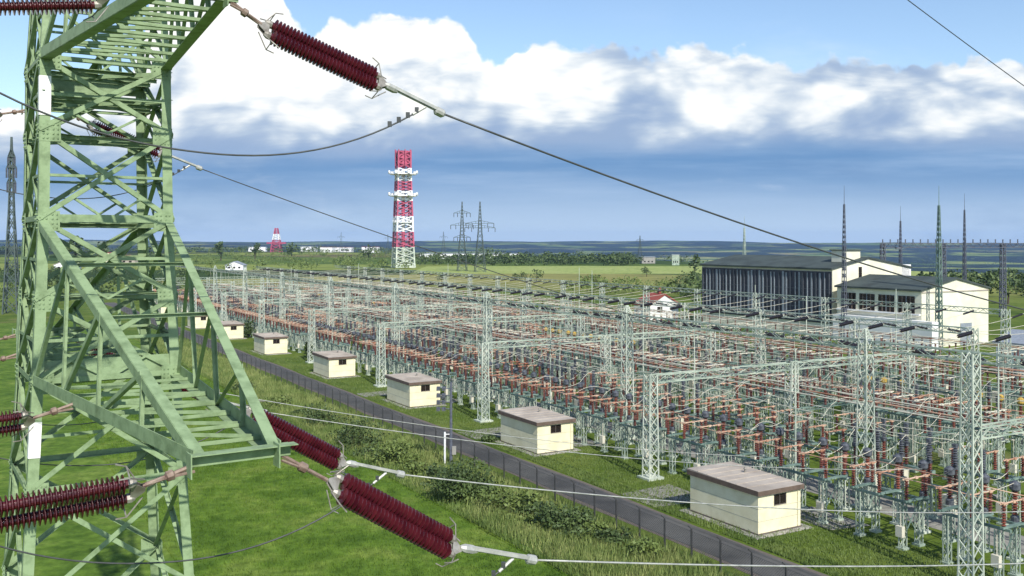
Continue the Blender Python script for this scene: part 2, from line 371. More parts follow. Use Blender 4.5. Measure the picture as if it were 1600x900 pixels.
M['meadow'] = grass_sheet('meadow_grass', (.055, .110, .014), (.10, .172, .024), (.165, .225, .048), .22, 1.1)
M['rough'] = grass_sheet('rough_grass', (.05, .10, .014), (.09, .15, .026), (.18, .20, .06), .35, 2.0, (.5, 1.3, 1))
M['crop'] = grass_sheet('crop_field', (.27, .33, .10), (.30, .36, .12), (.35, .39, .15), .03, .3)
M['gravel'] = mat('gravel', (.16, .155, .14), .95, 0, .3, 1.5, col2=(.30, .29, .25), bump=.4)
strip('meadow', (-60, 31.8), -60, 260, .006, M['meadow'], wig=.5)
strip('verge', (32.0, 40.3), -10, 330, .010, M['rough'], wig=.35)
strip('road_shoulder', (41.2, 45.0), -20, 330, .011, M['plinth'], wig=.22)
strip('road', (41.6, 44.7), -20, 330, .016, M['asphalt'], n=120, wig=.10)
crop = poly('field', [(-60, 480), (95, 470), (190, 470), (300, 520), (210, 720), (60, 740), (-65, 730)], .05, M['crop'])
for k, (s0, w0, s1, w1) in enumerate([(56.6, 45.4, 61, 50.5), (85, 45.4, 89, 50.5), (46, 52.3, 50.5, 55.5), (77, 52.0, 82, 55.0), (106, 52, 111, 54.5), (28, 53, 32, 57), (115, 45.4, 118, 50)]):
    q = [SW(s0, w0), SW(s0-.6, w1), SW(s1+.4, w1+.2), SW(s1, w0-.1)]; poly('path', [(p.x, p.y) for p in q], .02+.003*k, M['gravel'])
poly('path', [(p.x, p.y) for p in (SW(30, 58.8), SW(30, 62.5), SW(330, 62.5), SW(330, 58.8))], .012, M['gravel'])

# haze
hb = MB(); hb.box((0, 0, -7), (18800, 18800, 206)); hz = hb.build('haze', bpy.data.materials.new('haze_air')); tag(hz, kind='stuff')
hm = hz.data.materials[0]; hm.use_nodes = True; hm.node_tree.nodes.clear()
pv = hm.node_tree.nodes.new('ShaderNodeVolumePrincipled'); pv.inputs['Density'].default_value = .00005; pv.inputs['Color'].default_value = (.36, .58, 1.0, 1); pv.inputs['Anisotropy'].default_value = .0
ho = hm.node_tree.nodes.new('ShaderNodeOutputMaterial'); hm.node_tree.links.new(pv.outputs[0], ho.inputs['Volume'])

# ------------------------------------------------------------------ the foreground tower
TH = math.radians(33); A = V3((math.sin(TH), -math.cos(TH), 0)); Bv = V3((math.cos(TH), math.sin(TH), 0))
TC = V3((-9.95, 23.0, 0))
def tw(z):     # half width of the body at height z above the camera
    return float(np.interp(z, [-20, -3.3, .4, 4, 9, 22], [2.45, 1.56, 1.42, 1.38, 1.1, .22]))
def corner(i, z):   # 0 near-left, 1 near-right, 2 far-right, 3 far-left
    h = tw(z); sa = (1, 1, -1, -1)[i]; sb = (-1, 1, 1, -1)[i]
    p = TC+A*h*sa+Bv*h*sb; p.z = CAMH+z; return p
tower = empty('transmission_tower', (TC.x, TC.y, 0), 0, 'green painted lattice power tower filling the left edge in the foreground', 'pylon')
inv = Matrix.Translation((-TC.x, -TC.y, 0))
def tpart(mb, name, m_, parent=None):
    mb.v = [(x-TC.x, y-TC.y, z) for x, y, z in mb.v]; return mb.build(name, m_, parent or tower)
levels = [-20, -15.4, -11.4, -8.1, -5.5, -3.15, -1.35, .42, 2.4, 4.0, 6.2, 8.4, 11, 13.5, 16, 19, 22]
for i in range(4):
    mb = MB(); da = A*(-1 if i < 2 else 1); db = Bv*(1 if i in (0, 3) else -1)
    for z0, z1 in zip(levels[:-1], levels[1:]):
        w = .21 if z0 < 4 else .15
        mb.lbar(corner(i, z0), corner(i, z1), w, .022, da, db)
    for z in levels[1:-3]:          # gusset plates
        c = corner(i, z)
        for q in range(4):
            for u_ in (.07, .15, .27, .36):
                p = c+V3((0, 0, -.15+q*.10)); mb.box(tuple(p-da*.02+db*u_), (.034, .034, .030)); mb.box(tuple(p-db*.02+da*u_), (.034, .034, .030))
        mb.plate(c-V3((0, 0, .22))-da*.012+da*.0, c+V3((0, 0, .22))-da*.012, db, .42, .014)
        mb.plate(c-V3((0, 0, .22))-db*.012, c+V3((0, 0, .22))-db*.012, da, .42, .014)
    k = MB.__new__(MB); leg = tpart(mb, 'leg', M['green'])
for f in range(4):                 # four braced faces
    i, j = f, (f+1) % 4; mb = MB()
    n = (corner(i, 0)+corner(j, 0))/2-V3((TC.x, TC.y, CAMH)); n.normalize()
    for k, (z0, z1) in enumerate(zip(levels[:-1], levels[1:])):
        w = .105 if z0 < 4 else .08
        a, b, c, d = corner(i, z0), corner(j, z0), corner(i, z1), corner(j, z1)
        off = n*.03
        mb.lbar(a+off, d+off, w, .014, V3((0, 0, 1)), -n); mb.lbar(b-off*.5, c-off*.5, w, .014, V3((0, 0, 1)), -n)
        if k in (0, 2, 4, 5, 7, 9, 10, 12): mb.lbar(a, b, w*1.15, .014, V3((0, 0, 1)), -n)
        if -3.2 < z0 < 8:
            ctr = (a+b+c+d)/4-n*.02
            if k not in (6, 8): mb.lbar(a.lerp(c, .5)-n*.03, ctr, .06, .01, V3((0, 0, 1)), -n); mb.lbar(b.lerp(d, .5)-n*.03, ctr, .06, .01, V3((0, 0, 1)), -n)
            q1 = (a+b)/2; mb.lbar(q1-n*.03, a.lerp(d, .25), .05, .01, V3((0, 0, 1)), -n); mb.lbar(q1-n*.03, b.lerp(c, .25), .05, .01, V3((0, 0, 1)), -n)
        if z0 in (-5.5, -3.15, -1.35, 2.4):
            mid = (a+d)/2; mb.lbar((a+c)/2, mid, .07, .01, V3((0, 0, 1)), -n); mb.lbar((b+d)/2, (b+c)/2, .07, .01, V3((0, 0, 1)), -n)
    tpart(mb, 'face_bracing', M['green'])
mb = MB()                          # wide strut plate on the far face and horizontal frames inside
mb.plate(corner(0, -3.12)-A*.09, corner(1, -3.12)-A*.09, V3((0, 0, 1)), .46, .02); tpart(mb, 'wide_strut', M['green'])
mb = MB(); mb.plate(corner(0, .40), corner(1, .40), V3((0, 0, 1)), .17, .02); tpart(mb, 'wide_strut', M['green'])
mb = MB(); mb.plate(corner(2, 3.7), corner(3, 3.7), V3((0, 0, 1)), .35, .02); tpart(mb, 'wide_strut', M['green'])
for z in (-3.2, -1.3, .38, 2.4, 3.3, 3.95):
    mb = MB()
    mb.lbar(corner(0, z), corner(2, z), .09, .012); mb.lbar(corner(1, z), corner(3, z), .09, .012)
    for t in (.25, .5, .75):
        mb.lbar(corner(0, z).lerp(corner(3, z), t), corner(1, z).lerp(corner(2, z), t), .08, .012)
    tpart(mb, 'plan_bracing', M['green'])
def arm(sgn, z0, z1, R_, name='crossarm'):      # sgn +1 = towards the camera
    i, j = (0, 1) if sgn > 0 else (3, 2)
    bl, br, tl, tr = corner(i, z0), corner(j, z0), corner(i, z1), corner(j, z1)
    tip = TC+A*sgn*R_; L_ = tip-Bv*.62; R2 = tip+Bv*.62; L_.z = R2.z = CAMH+z0
    up = V3((0, 0, 1)); mb = MB()
    out = A*sgn
    mb.lbar(bl, L_, .22, .02, up, Bv); mb.lbar(br, R2, .22, .02, up, -Bv)
    mb.lbar(tl, L_+up*.14, .17, .018, -up, Bv); mb.lbar(tr, R2+up*.14, .17, .018, -up, -Bv)
    n = 8; 
    for k in range(1, n):
        t = k/n; a = bl.lerp(L_, t); b = br.lerp(R2, t)
        mb.lbar(a+up*.02, b+up*.02, .06, .011, -out, up)
        if k < n-1:
            a2 = bl.lerp(L_, (k+1)/n); b2 = br.lerp(R2, (k+1)/n)
            mb.lbar(a+up*.04, b2+up*.04, .06, .01, -out, up)
    for k in (2, 4, 6):
        t = k/n; a, b = bl.lerp(L_, t), br.lerp(R2, t); c, d = tl.lerp(L_+up*.14, t), tr.lerp(R2+up*.14, t)
        mb.lbar(a, c, .075, .011, out, Bv); mb.lbar(b, d, .075, .011, out, -Bv)
        t2 = (k-2)/n; mb.lbar(c, bl.lerp(L_, t2+.001), .075, .011, up, Bv); mb.lbar(d, br.lerp(R2, t2+.001), .075, .011, up, -Bv)
    mb.lbar(tl.lerp(L_, .25), tr.lerp(R2, .25), .07, .01); mb.lbar(tl.lerp(L_, .5), tr.lerp(R2, .5), .07, .01)
    ca = tpart(mb, name, M['green'])
    eb = MB(); eb.plate(L_-Bv*.04+out*.03, R2+Bv*.14+out*.03, up, .17, .02); eb.plate(L_-Bv*.04-out*.07, R2+Bv*.14-out*.07, up, .17, .02)
    eb.plate(L_-Bv*.1+up*.175, R2+Bv*.2+up*.175, out, .2, .014)
    for p in (L_, R2): eb.plate(p-up*.12-Bv*.1, p+up*.22-Bv*.1, out, .26, .018)
    tpart(eb, 'end_beam', M['green'], ca)
    return L_, R2, (bl, br)
UN = arm(1, 4.0, 6.2, 8.6); UF = arm(-1, 4.0, 6.2, 8.3)
LN = arm(1, -3.15, .42, 11.1); LF = arm(-1, -3.15, .42, 11.0)
PN = arm(1, 11.0, 13.0, 7.0); PF = arm(-1, 11.0, 13.0, 7.0)
for z0, z1, i in ((2.75, 3.62, 0), (-4.72, -3.95, 0)):
    mb = MB(); c0, c1 = corner(i, z0), corner(i, z1); mb.plate(c0+A*.02-Bv*.02, c1+A*.02-Bv*.02, Bv, .235, .01); mb.plate(c0+A*.02-Bv*.02, c1+A*.02-Bv*.02, -A, .2, .01)
    tag(tpart(mb, 'marker_plate', M['white']), 'white marker plate on the near left leg')
for i in range(4):
    mb = MB(); c = corner(i, -20); mb.box((c.x, c.y, .25), (1.1, 1.1, .6)); tpart(mb, 'footing', M['concrete'])
# mid-arm attachment points of the inner phases
def inner(att, t): return att[2][0].lerp(att[0], t), att[2][1].lerp(att[1], t)
INN = inner(LN, .34); INF = inner(LF, .34)

def shed_prof(n, r, core=.45):
    p = [(0, r*.45)]
    for k in range(n):
        t0 = .03+.94*k/n; dt = .94/n
        p += [(t0+.05*dt, r*core), (t0+.42*dt, r), (t0+.60*dt, r*.98), (t0+.75*dt, r*core)]
    return p+[(1, r*.45)]
G_STR = 'double insulator strings hanging from the green tower'
def string_set(tip, sgn, pat, label, n=30, jump=True):
    d = Bv*sgn; root = empty('insulator_string', tip, 0, label, 'insulator', G_STR)
    def P(L_, dz): return V3((0, 0, dz))+d*L_
    (l0, z0), (l1, z1), (l2, z2) = pat
    S0, S1, E = P(l0, z0), P(l1, z1), P(l2, z2)
    ax = (S1-S0).normalized(); off = (V3((0, 0, 1))*(.125 if sgn > 0 else .118)+A*(-.075*sgn))
    off = off-ax*off.dot(ax)
    for q in (1, -1):
        mb = MB(); mb.lathe(S0+off*q, S1+off*q, shed_prof(n, .138), 16); mb.build('insulator_rod', M['maroon'], root)
    mb = MB(); mb.tube([V3((0, 0, .02)), S0*.45, S0*.8], .035, 6); mb.tube([V3((0, 0, -.06))+A*.05, S0*.5+A*.03, S0*.8], .022, 5)
    mb.lathe(S0*.30, S0*.46, [(0, .03), (.2, .075), (.8, .075), (1, .03)], 8)
    mb.build('link', M['rusty'], root)
    nrm = ax.cross(off).normalized()
    for c, s_ in ((S0, 1), (S1, -1)):
        mb = MB(); tipb = c-ax*s_*.20; o2 = off*1.35
        for t in (-.03, .03):
            q = [tipb-off*.2+nrm*t, tipb+off*.2+nrm*t, c+o2-ax*s_*.01+nrm*t, c-o2-ax*s_*.01+nrm*t]
            mb.add([v-nrm*.006 for v in q]+[v+nrm*.006 for v in q], [(0, 3, 2, 1), (4, 5, 6, 7), (0, 1, 5, 4), (1, 2, 6, 5), (2, 3, 7, 6), (3, 0, 4, 7)])
        for q in (1, -1): mb.lathe(c+off*q-ax*s_*.08, c+off*q+ax*s_*.03, [(0, .04), (.5, .07), (1, .07)], 8)
        mb.build('yoke_plate', M['fitting'], root)
        for q in (1, -1):
            mb = MB()
            b0 = c+off*q*1.2-ax*s_*.08
            e1 = b0+off*q*1.4+ax*s_*.12+nrm*.10; e2 = b0+off*q*1.4+ax*s_*.12-nrm*.12
            mb.tube([b0, e1, e1+ax*s_*.14+off*q*.5], .011, 5); mb.tube([b0-ax*s_*.1, e2, e2+ax*s_*.14], .011, 5)
            mb.tube([e1, e2], .010, 5)
            mb.build('arcing_horn', M['fitting'], root)
    e0 = S1+(E-S1)*.22; mb = MB()
    mb.lathe(S1+(E-S1)*.10, S1+(E-S1)*.30, [(0, .04), (.25, .075), (.7, .075), (1, .045)], 8)
    dd = (E-e0).normalized(); side = dd.cross(V3((0, 0, 1))).normalized()
    for q in (1, -1): mb.plate(e0+side*.055*q, E+side*.055*q, V3((0, 0, 1)), .055, .014)
    mb.tube([e0, E], .022, 6)
    mb.lathe(E-dd*.16, E+dd*.06, [(0, .05), (.15, .085), (.8, .085), (1, .045)], 10)
    mb.build('tension_clamp', M['wirel'], root)
    return tip+E, tip+P(l1+(l2-l1)*.74, z1+(z2-z1)*.74-.03), tip+S1
UR = ((.68, -.39), (2.72, -1.09), (4.06, -1.58)); LR = ((.95, -.53), (2.95, -1.75), (4.5, -2.25)); LRo = ((.90, -.57), (2.86, -1.82), (4.48, -2.34))
LL = ((.85, -.22), (2.85, -.33), (4.3, -.6)); UL = ((.85, -.2), (2.85, -.5), (4.2, -.8))
clamps = {}
spec = [('un', UN[1], UR, UN[0], UL, 'upper near crossarm'), ('uf', UF[1], UR, UF[0], UL, 'upper far crossarm'),
        ('ln', LN[1], LRo, LN[0], LL, 'tip of the lower near crossarm'), ('li', INN[1], LR, INN[0], LL, 'middle of the lower near crossarm'),
        ('lf', LF[1], LR, LF[0], LL, 'tip of the lower far crossarm'), ('lg', INF[1], LR, INF[0], LL, 'middle of the lower far crossarm')]
for key, pr, patr, pl, patl, nm in spec:
    cr = string_set(pr, 1, patr, 'maroon double insulator string on the substation side of the '+nm)
    cl = string_set(pl, -1, patl, 'maroon double insulator string on the left side of the '+nm)
    clamps[key] = (cr, cl)
def curve_pts(p0, p1, sag, n=24):
    return [V3(p0).lerp(V3(p1), k/n)-V3((0, 0, 4*sag*(k/n)*(1-k/n))) for k in range(n+1)]
def cable(name, pts, r, m_, label, cat, group, n=6):
    mb = MB(); o = V3(pts[0]); mb.tube([V3(p)-o for p in pts], r, n); ob = mb.build(name, m_, None, True); ob.location = o; tag(ob, label, cat, group); return ob
GJ = 'jumper cables looping below the crossarms'; GC = 'conductors running from the tower to the substation'
wname = {'un': 'upper near crossarm', 'uf': 'upper far crossarm', 'ln': 'lower near crossarm tip', 'li': 'middle of the lower near crossarm', 'lf': 'lower far crossarm tip', 'lg': 'middle of the lower far crossarm'}
for key, (cr, cl) in clamps.items():
    a, b = V3(cr[1]), V3(cl[1]); mid = (a+b)/2; low = min(a.z, b.z)
    drop = {'un': 1.42, 'uf': 1.55, 'ln': 1.7, 'li': 1.90, 'lf': 1.7, 'lg': 1.85}[key]
    pts = []
    for k in range(33):
        t = k/32; f = 1-abs(2*t-1)**2.2; p = a.lerp(b, t); p.z -= drop*f+ (0.0); pts.append(p)
    ob = cable('jumper_cable', pts, .017, M['wire'], 'dark jumper cable sagging below the '+wname[key], 'cable', GJ)
    mb = MB(); o = V3(pts[0])
    for k in (1, 2, 3, 4):
        t = k/4*.085; f = 1-abs(2*t-1)**2.2; p = a.lerp(b, t); p.z -= drop*f
        mb.box(tuple(p-o+V3((0, 0, .04))), (.07, .07, .10))
    c = mb.build('cable_clamp', M['wire'], ob)
    mb = MB(); mb.tube([V3(cr[1])-o, pts[1]-o], .03, 6); mb.build('connector', M['wirel'], ob)
ends = {'un': (46, -5.0, .0022, .26, 15.2), 'uf': (44, 0, 0, 0, 0)}
def conductor(key, zend, L_, r=.02, m_=None, bend=.0020, lab=''):
    p = V3(clamps[key][0][0]); z0 = p.z-CAMH; pts = []; k1 = (z0-zend)/L_+bend*L_
    for k in range(33):
        x = L_*k/32; q = p+Bv*x; q.z = CAMH+z0-k1*x+bend*x*x; pts.append(q)
    cable('conductor', pts, r, m_ or M['wirel'], 'pale conductor sloping to the substation from the '+lab, 'cable', GC, 6)
conductor('un', -5.0, 42, .021, M['wire'], .0022, 'upper near crossarm'); conductor('uf', -7.0, 34, .018, M['wire'], .0018, 'upper far crossarm')
conductor('ln', -11.4, 40, .018, None, .0016, 'lower near crossarm tip'); conductor('li', -11.9, 42, .018, None, .0020, 'middle of the lower near crossarm')
conductor('lf', -11.6, 30, .016, None, .002, 'lower far crossarm tip'); conductor('lg', -11.6, 34, .016, None, .002, 'middle of the lower far crossarm')
ear = [V3((TC.x, TC.y, CAMH))+Bv*x+V3((0, 0, 21.4-.39*x+.001*x*x)) for x in np.linspace(0, 60, 31)]
cable('earth_wire', ear, .02, M['wire'], 'dark earth wire crossing the top right corner of the sky', 'cable', None)

# ------------------------------------------------------------------ lattice mast helper
def mast(mb, h, w0, w1, n, lw, bw, z0=0.0, cx=0.0, cy=0.0, cross=False):
    cs = ((-1, -1), (1, -1), (1, 1), (-1, 1))
    def P(i, t): w = (w0+(w1-w0)*t)/2; return V3((cx+cs[i][0]*w, cy+cs[i][1]*w, z0+h*t))
    for i in range(4):
        mb.bar(P(i, 0), P(i, 1), lw)
        for k in range(n):
            j = (i+1) % 4; t0, t1 = k/n, (k+1)/n
            if cross: mb.bar(P(i, t0), P(j, t1), bw); mb.bar(P(j, t0), P(i, t1), bw)
            elif k % 2: mb.bar(P(i, t0), P(j, t1), bw)
            else: mb.bar(P(j, t0), P(i, t1), bw)
def truss(mb, p0, p1, w, n, lw, bw):       # horizontal box truss
    p0, p1 = V3(p0), V3(p1); d = (p1-p0).normalized(); a = d.cross(V3((0, 0, 1))).normalized()*w/2; u = V3((0, 0, w/2))
    C = [a+u, -a+u, -a-u, a-u]
    for i in range(4):
        mb.bar(p0+C[i], p1+C[i], lw); j = (i+1) % 4
        for k in range(n):
            q0, q1 = p0.lerp(p1, k/n), p0.lerp(p1, (k+1)/n)
            if k % 2: q0, q1 = q1, q0
            mb.bar(q0+C[i], q1+C[j], bw)
def rib(n, r, core=.5):
    p = []
    for k in range(n): p += [(k/n+.02, r*core), ((k+.45)/n, r), ((k+.6)/n, r), ((k+.95)/n, r*core)]
    return p

# ------------------------------------------------------------------ substation equipment (local x = v, local y = u)
FAR = V3((0, 0, 0))
def proto_disconnector(hl, insm, tubem, name='disconnector'):
    root = empty(name, (0, 0, 0), YROT, 'x', 'disconnector')
    for sx in (-.8, .8):
        for sy in (-1.7, 1.7):
            mb = MB(); mast(mb, hl, .34, .34, 6, .06, .035, 0, sx, sy); mb.box((sx, sy, .06), (.6, .6, .16)); mb.build('leg', M['steel'], root)
    mb = MB()
    for sx in (-.8, .8): mb.box((sx, 0, hl+.08), (.14, 4.9, .16))
    for sy in (-2.1, 0, 2.1): mb.box((0, sy, hl+.22), (2.3, .22, .12))
    for sy in (-1.7, 1.7): mb.bar((-.8, sy, hl*.2), (.8, sy, hl*.95), .05); mb.bar((.8, sy, hl*.2), (-.8, sy, hl*.95), .05)
    mb.build('frame', M['steelg'], root)
    for sy in (-2.1, 0, 2.1):
        for sx in (-.95, .95):
            mb = MB(); mb.lathe((sx, sy, hl+.28), (sx, sy, hl+1.55), rib(8, .15), 8); mb.build('insulator', insm, root)
        mb = MB(); z = hl+1.63
        mb.tube([(-1.35, sy, z), (0, sy, z), (1.35, sy, z)], .05, 6); mb.box((-.95, sy, z), (.3, .2, .14)); mb.box((.95, sy, z), (.3, .2, .14)); mb.box((0, sy, z), (.24, .16, .16))
        mb.build('contact_arm', tubem, root)
    mb = MB(); mb.box((-1.05, -1.7, 1.2), (.3, .5, .7)); mb.tube([(-1.0, -1.7, 1.5), (-1.0, -1.7, hl)], .03, 5); mb.build('drive_box', M['cream_tube'], root)
    return root
def proto_breaker(name='circuit_breaker'):
    root = empty(name, (0, 0, 0), YROT, 'x', 'circuit breaker')
    for sy in (-1.9, 1.9):
        mb = MB(); mast(mb, 2.2, .5, .4, 4, .07, .04, 0, 0, sy); mb.box((0, sy, .06), (.8, .8, .16)); mb.build('leg', M['steel'], root)
    mb = MB(); mb.box((0, 0, 2.3), (.4, 4.9, .26)); mb.build('base_frame', M['steelg'], root)
    for sy in (-2.1, 0, 2.1):
        mb = MB(); mb.lathe((0, sy, 2.43), (0, sy, 3.9), rib(8, .19), 8); mb.build('support_insulator', M['redins'], root)
        mb = MB(); mb.lathe((0, sy, 4.1), (0, sy, 5.5), rib(8, .22), 8); mb.box((0, sy, 4.0), (.4, .34, .2)); mb.box((0, sy, 5.58), (.3, .3, .16)); mb.build('interrupter', M['darkgrey'], root)
    mb = MB(); mb.box((-.55, 0, 1.5), (.6, .9, 1.3)); mb.build('control_cabinet', M['cream_tube'], root)
    return root
def proto_ct(name, headm, hh=2.3, insm=None):
    root = empty(name, (0, 0, 0), YROT, 'x', 'transformer')
    mb = MB(); mast(mb, hh, .42, .42, 5, .06, .04); mb.box((0, 0, .06), (.75, .75, .16)); mb.box((0, 0, hh+.04), (.6, .6, .08)); mb.build('pedestal', M['steelw'], root)
    mb = MB(); mb.lathe((0, 0, hh+.5), (0, 0, hh+2.0), rib(9, .2), 8); mb.build('insulator', insm or M['redins'], root)
    mb = MB(); mb.lathe((0, 0, hh+.08), (0, 0, hh+.5), [(0, .26), (.8, .26), (1, .18)], 10); mb.build('base_tank', headm, root)
    mb = MB(); mb.lathe((0, 0, hh+2.0), (0, 0, hh+2.65), [(0, .2), (.2, .33), (.75, .33), (1, .12)], 10); mb.tube([(-.6, 0, hh+2.35), (.6, 0, hh+2.35)], .03, 5)
    mb.build('tank', headm, root)
    return root
def proto_post(name='post_insulator_stand', h=4.4):
    root = empty(name, (0, 0, 0), YROT, 'x', 'insulator stand')
    for sx in (-1.6, 1.6):
        mb = MB(); mast(mb, h, .4, .34, 8, .06, .035, 0, sx, 0); mb.box((sx, 0, .06), (.7, .7, .16)); mb.build('leg', M['steel'], root)
    mb = MB(); truss(mb, (-2.3, 0, h+.14), (2.3, 0, h+.14), .26, 10, .05, .03); mb.build('crossbeam', M['steelg'], root)
    for sx in (-1.8, 0, 1.8):
        mb = MB(); mb.lathe((sx, 0, h+.27), (sx, 0, h+1.5), rib(8, .14), 8); mb.box((sx, 0, h+1.56), (.2, .24, .12)); mb.build('insulator', M['redins'], root)
    return root
protos = {
    'd1': (proto_disconnector(3.0, M['redins'], M['orange']), 'disconnector'),
    'd2': (proto_disconnector(4.6, M['redins'], M['cream_tube']), 'disconnector'),
    'd3': (proto_disconnector(3.8, M['redins'], M['orange']), 'disconnector'),
    'b': (proto_breaker(), 'breaker'),
    'ct': (proto_ct('current_transformer', M['darkgrey']), 'ct'),
    'vt': (proto_ct('voltage_transformer', M['yellow'], 2.6), 'vt'),
    'p': (proto_post(), 'post'),
}
rows = [('d1', 54.0, 'three pole disconnector on pale steel legs in the row nearest the cream huts', 'disconnectors in the row nearest the huts'),
        ('ct', 57.4, 'dark headed current transformer on a lattice pedestal just behind the front disconnectors', 'current transformers behind the front disconnectors'),
        ('b', 61.0, 'circuit breaker with three dark columns in the front row of breakers', 'circuit breakers in the front row'),
        ('d1', 64.6, 'low disconnector with salmon arms between the front breakers and the busbar', 'low disconnectors before the front busbar'),
        ('p', 68.4, 'insulator stand carrying the front busbar tubes', 'insulator stands under the front busbar'),
        ('d2', 72.6, 'tall disconnector on pale legs with cream contact arms behind the front busbar', 'tall disconnectors behind the front busbar'),
        ('d3', 76.6, 'disconnector with salmon contact arms in the middle of the yard', 'disconnectors in the middle of the yard'),
        ('ct', 79.8, 'dark headed current transformer in the middle of the yard', 'current transformers in the middle of the yard'),
        ('b', 83.0, 'circuit breaker with three dark columns in the middle of the yard', 'circuit breakers in the middle of the yard'),
        ('vt', 86.6, 'ochre headed voltage transformer on a lattice pedestal', 'voltage transformers in the middle of the yard'),
        ('d2', 91.0, 'tall disconnector with cream contact arms in the rear half of the yard', 'tall disconnectors in the rear half of the yard'),
        ('p', 96.4, 'insulator stand carrying the rear busbar tubes', 'insulator stands under the rear busbar'),
        ('d3', 101.4, 'disconnector with salmon contact arms behind the rear busbar', 'disconnectors behind the rear busbar'),
        ('b', 106.6, 'circuit breaker with dark columns in the last row of breakers', 'circuit breakers in the last row'),
        ('d2', 112.4, 'disconnector near the back edge of the substation yard', 'disconnectors near the back edge of the yard'),
        ('p', 119.4, 'insulator stand in the last row of the yard', 'insulator stands in the last row')]
ORD = ['first', 'second', 'third', 'fourth', 'fifth', 'sixth', 'seventh', 'eighth', 'ninth', 'tenth', 'eleventh', 'twelfth', 'thirteenth', 'fourteenth', 'fifteenth', 'sixteenth', 'seventeenth', 'eighteenth', 'nineteenth', 'twentieth']
PITCH = 6.6
used = set()
for key, w, label, group in rows:
    root, _ = protos[key]
    s = 36.0+PITCH*math.ceil((.60*w-36.0)/PITCH)
    k = 0
    while s < 318:
        three = key in ('ct', 'vt') and s < 190
        offs = (-2.1, 0, 2.1) if three else (0,)
        alt = None
        if w > 60 and key in used and R.random() < .30:
            alt = R.choice([q for q in ('d1', 'd2', 'd3', 'b', 'p') if q in used and q != key] or [key])
            copy_tree(protos[alt][0], SW(s+R.uniform(-.6, .6), w+R.uniform(-.5, .5)), None, {'d1': 'low disconnector with salmon arms', 'd2': 'tall disconnector with cream arms', 'd3': 'disconnector with salmon arms', 'b': 'circuit breaker with dark columns', 'p': 'insulator stand'}[alt]+' standing out of line in the yard', 'odd units standing out of line')
        elif R.random() > .05:
            for dy in offs:
                loc = SW(s+dy, w+R.uniform(-.12, .12), 0)
                lb = label
                if key not in ('ct', 'vt') and s > .617*w+2.5:
                    if k < 20: lb = ORD[k]+' from the right, '+label.replace('three pole ', '').replace(' with three dark columns', '').replace(' on pale steel legs', '').replace(' with cream contact arms', '').replace(' with salmon contact arms', '').replace(' on pale legs', '')
                    k += 1
                if key not in used:
                    root.location = loc; root['label'] = lb; root['group'] = group; used.add(key)
                else: copy_tree(root, loc, None, lb, group)
        s += PITCH

# leads hopping from unit to unit across the rows
GL = 'thin leads hopping across the rows of equipment'
s = 38.0; k = 0
while s < 300:
    for dy in (-2.1, 0, 2.1):
        st = [w for w in (54, 57.4, 61, 64.6, 68.4, 72.6, 76.6, 79.8, 83, 86.6, 91, 96.4, 101.4, 106.6, 112.4, 119.4) if s > .60*w]
        if len(st) < 3: continue
        hts = {54: 4.75, 57.4: 4.9, 61: 5.6, 64.6: 4.75, 68.4: 6.1, 72.6: 6.3, 76.6: 5.5, 79.8: 4.9, 83: 5.6, 86.6: 5.2, 91: 6.3, 96.4: 6.1, 101.4: 5.5, 106.6: 5.6, 112.4: 6.3, 119.4: 6.1}
        pts = []
        for a, b in zip(st[:-1], st[1:]):
            sg = R.uniform(.15, .9); up = R.random() < .3
            for q in range(6):
                t = q/6; pts.append(SW(s+dy+.15*math.sin(t*3.1), a+(b-a)*t, hts[a]+(hts[b]-hts[a])*t+(4*sg*t*(1-t))*(1 if up else -1)))
        pts.append(SW(s+dy, st[-1], hts[st[-1]]))
        cable('lead', pts, .022, M['cream_tube'] if R.random() < .7 else M['wire'], 'thin lead hopping between the units of one bay', 'cable', GL, 4)
    s += 6.6
# portals: lattice columns and beams across the yard
def proto_portal(h, span, peaks, name='gantry', cw=.95, cm='steelw', bm='steel'):
    root = empty(name, (0, 0, 0), YROT, 'x', 'gantry')
    for k, x in enumerate(span):
        mb = MB(); pk = peaks[k]
        mast(mb, h, cw, cw*.8, 10, .10, .05, 0, x, 0, True)
        if pk: mast(mb, pk, cw*.8, cw*.7, 6, .09, .05, h, x, 0, True)
        mb.box((x, 0, .08), (cw*1.7, cw*1.7, .22)); mb.build('column', M[cm], root)
    for x0, x1 in zip(span[:-1], span[1:]):
        mb = MB(); truss(mb, (x0+cw*.42, 0, h-.35), (x1-cw*.42, 0, h-.35), .62, int((x1-x0)/1.1), .08, .045); mb.build('beam', M[bm], root)
    return root
pr1 = proto_portal(8.7, (0, 16.5, 33), (0, 0, 0)); pr2 = proto_portal(9.2, (0, 15.5, 31), (4.3, 0, 3.6))
kinds = []
for k in range(0, 10):
    s = 34.4+29.3*k; big = (k == 0); pr = pr2 if big else pr1
    lab = ('tall gantry of whitish lattice steel spanning the front busbars' if big else 'low gantry of whitish lattice steel spanning the front busbars')
    lab += [', at the right edge', ' behind the nearest hut', ' beside the second hut', ' behind the third hut', ' behind the fourth hut', ' behind the fifth hut', ' behind the sixth hut', ', fourth from the far end', ', third from the far end', ', second from the far end'][k]
    loc = SW(s, 50.6)
    if (big and 'pr2' in used) or (not big and 'pr1' in used): copy_tree(pr, loc, None, lab, 'front gantries')
    else: pr.location = loc; pr['label'] = lab; pr['group'] = 'front gantries'; used.add('pr2' if big else 'pr1')
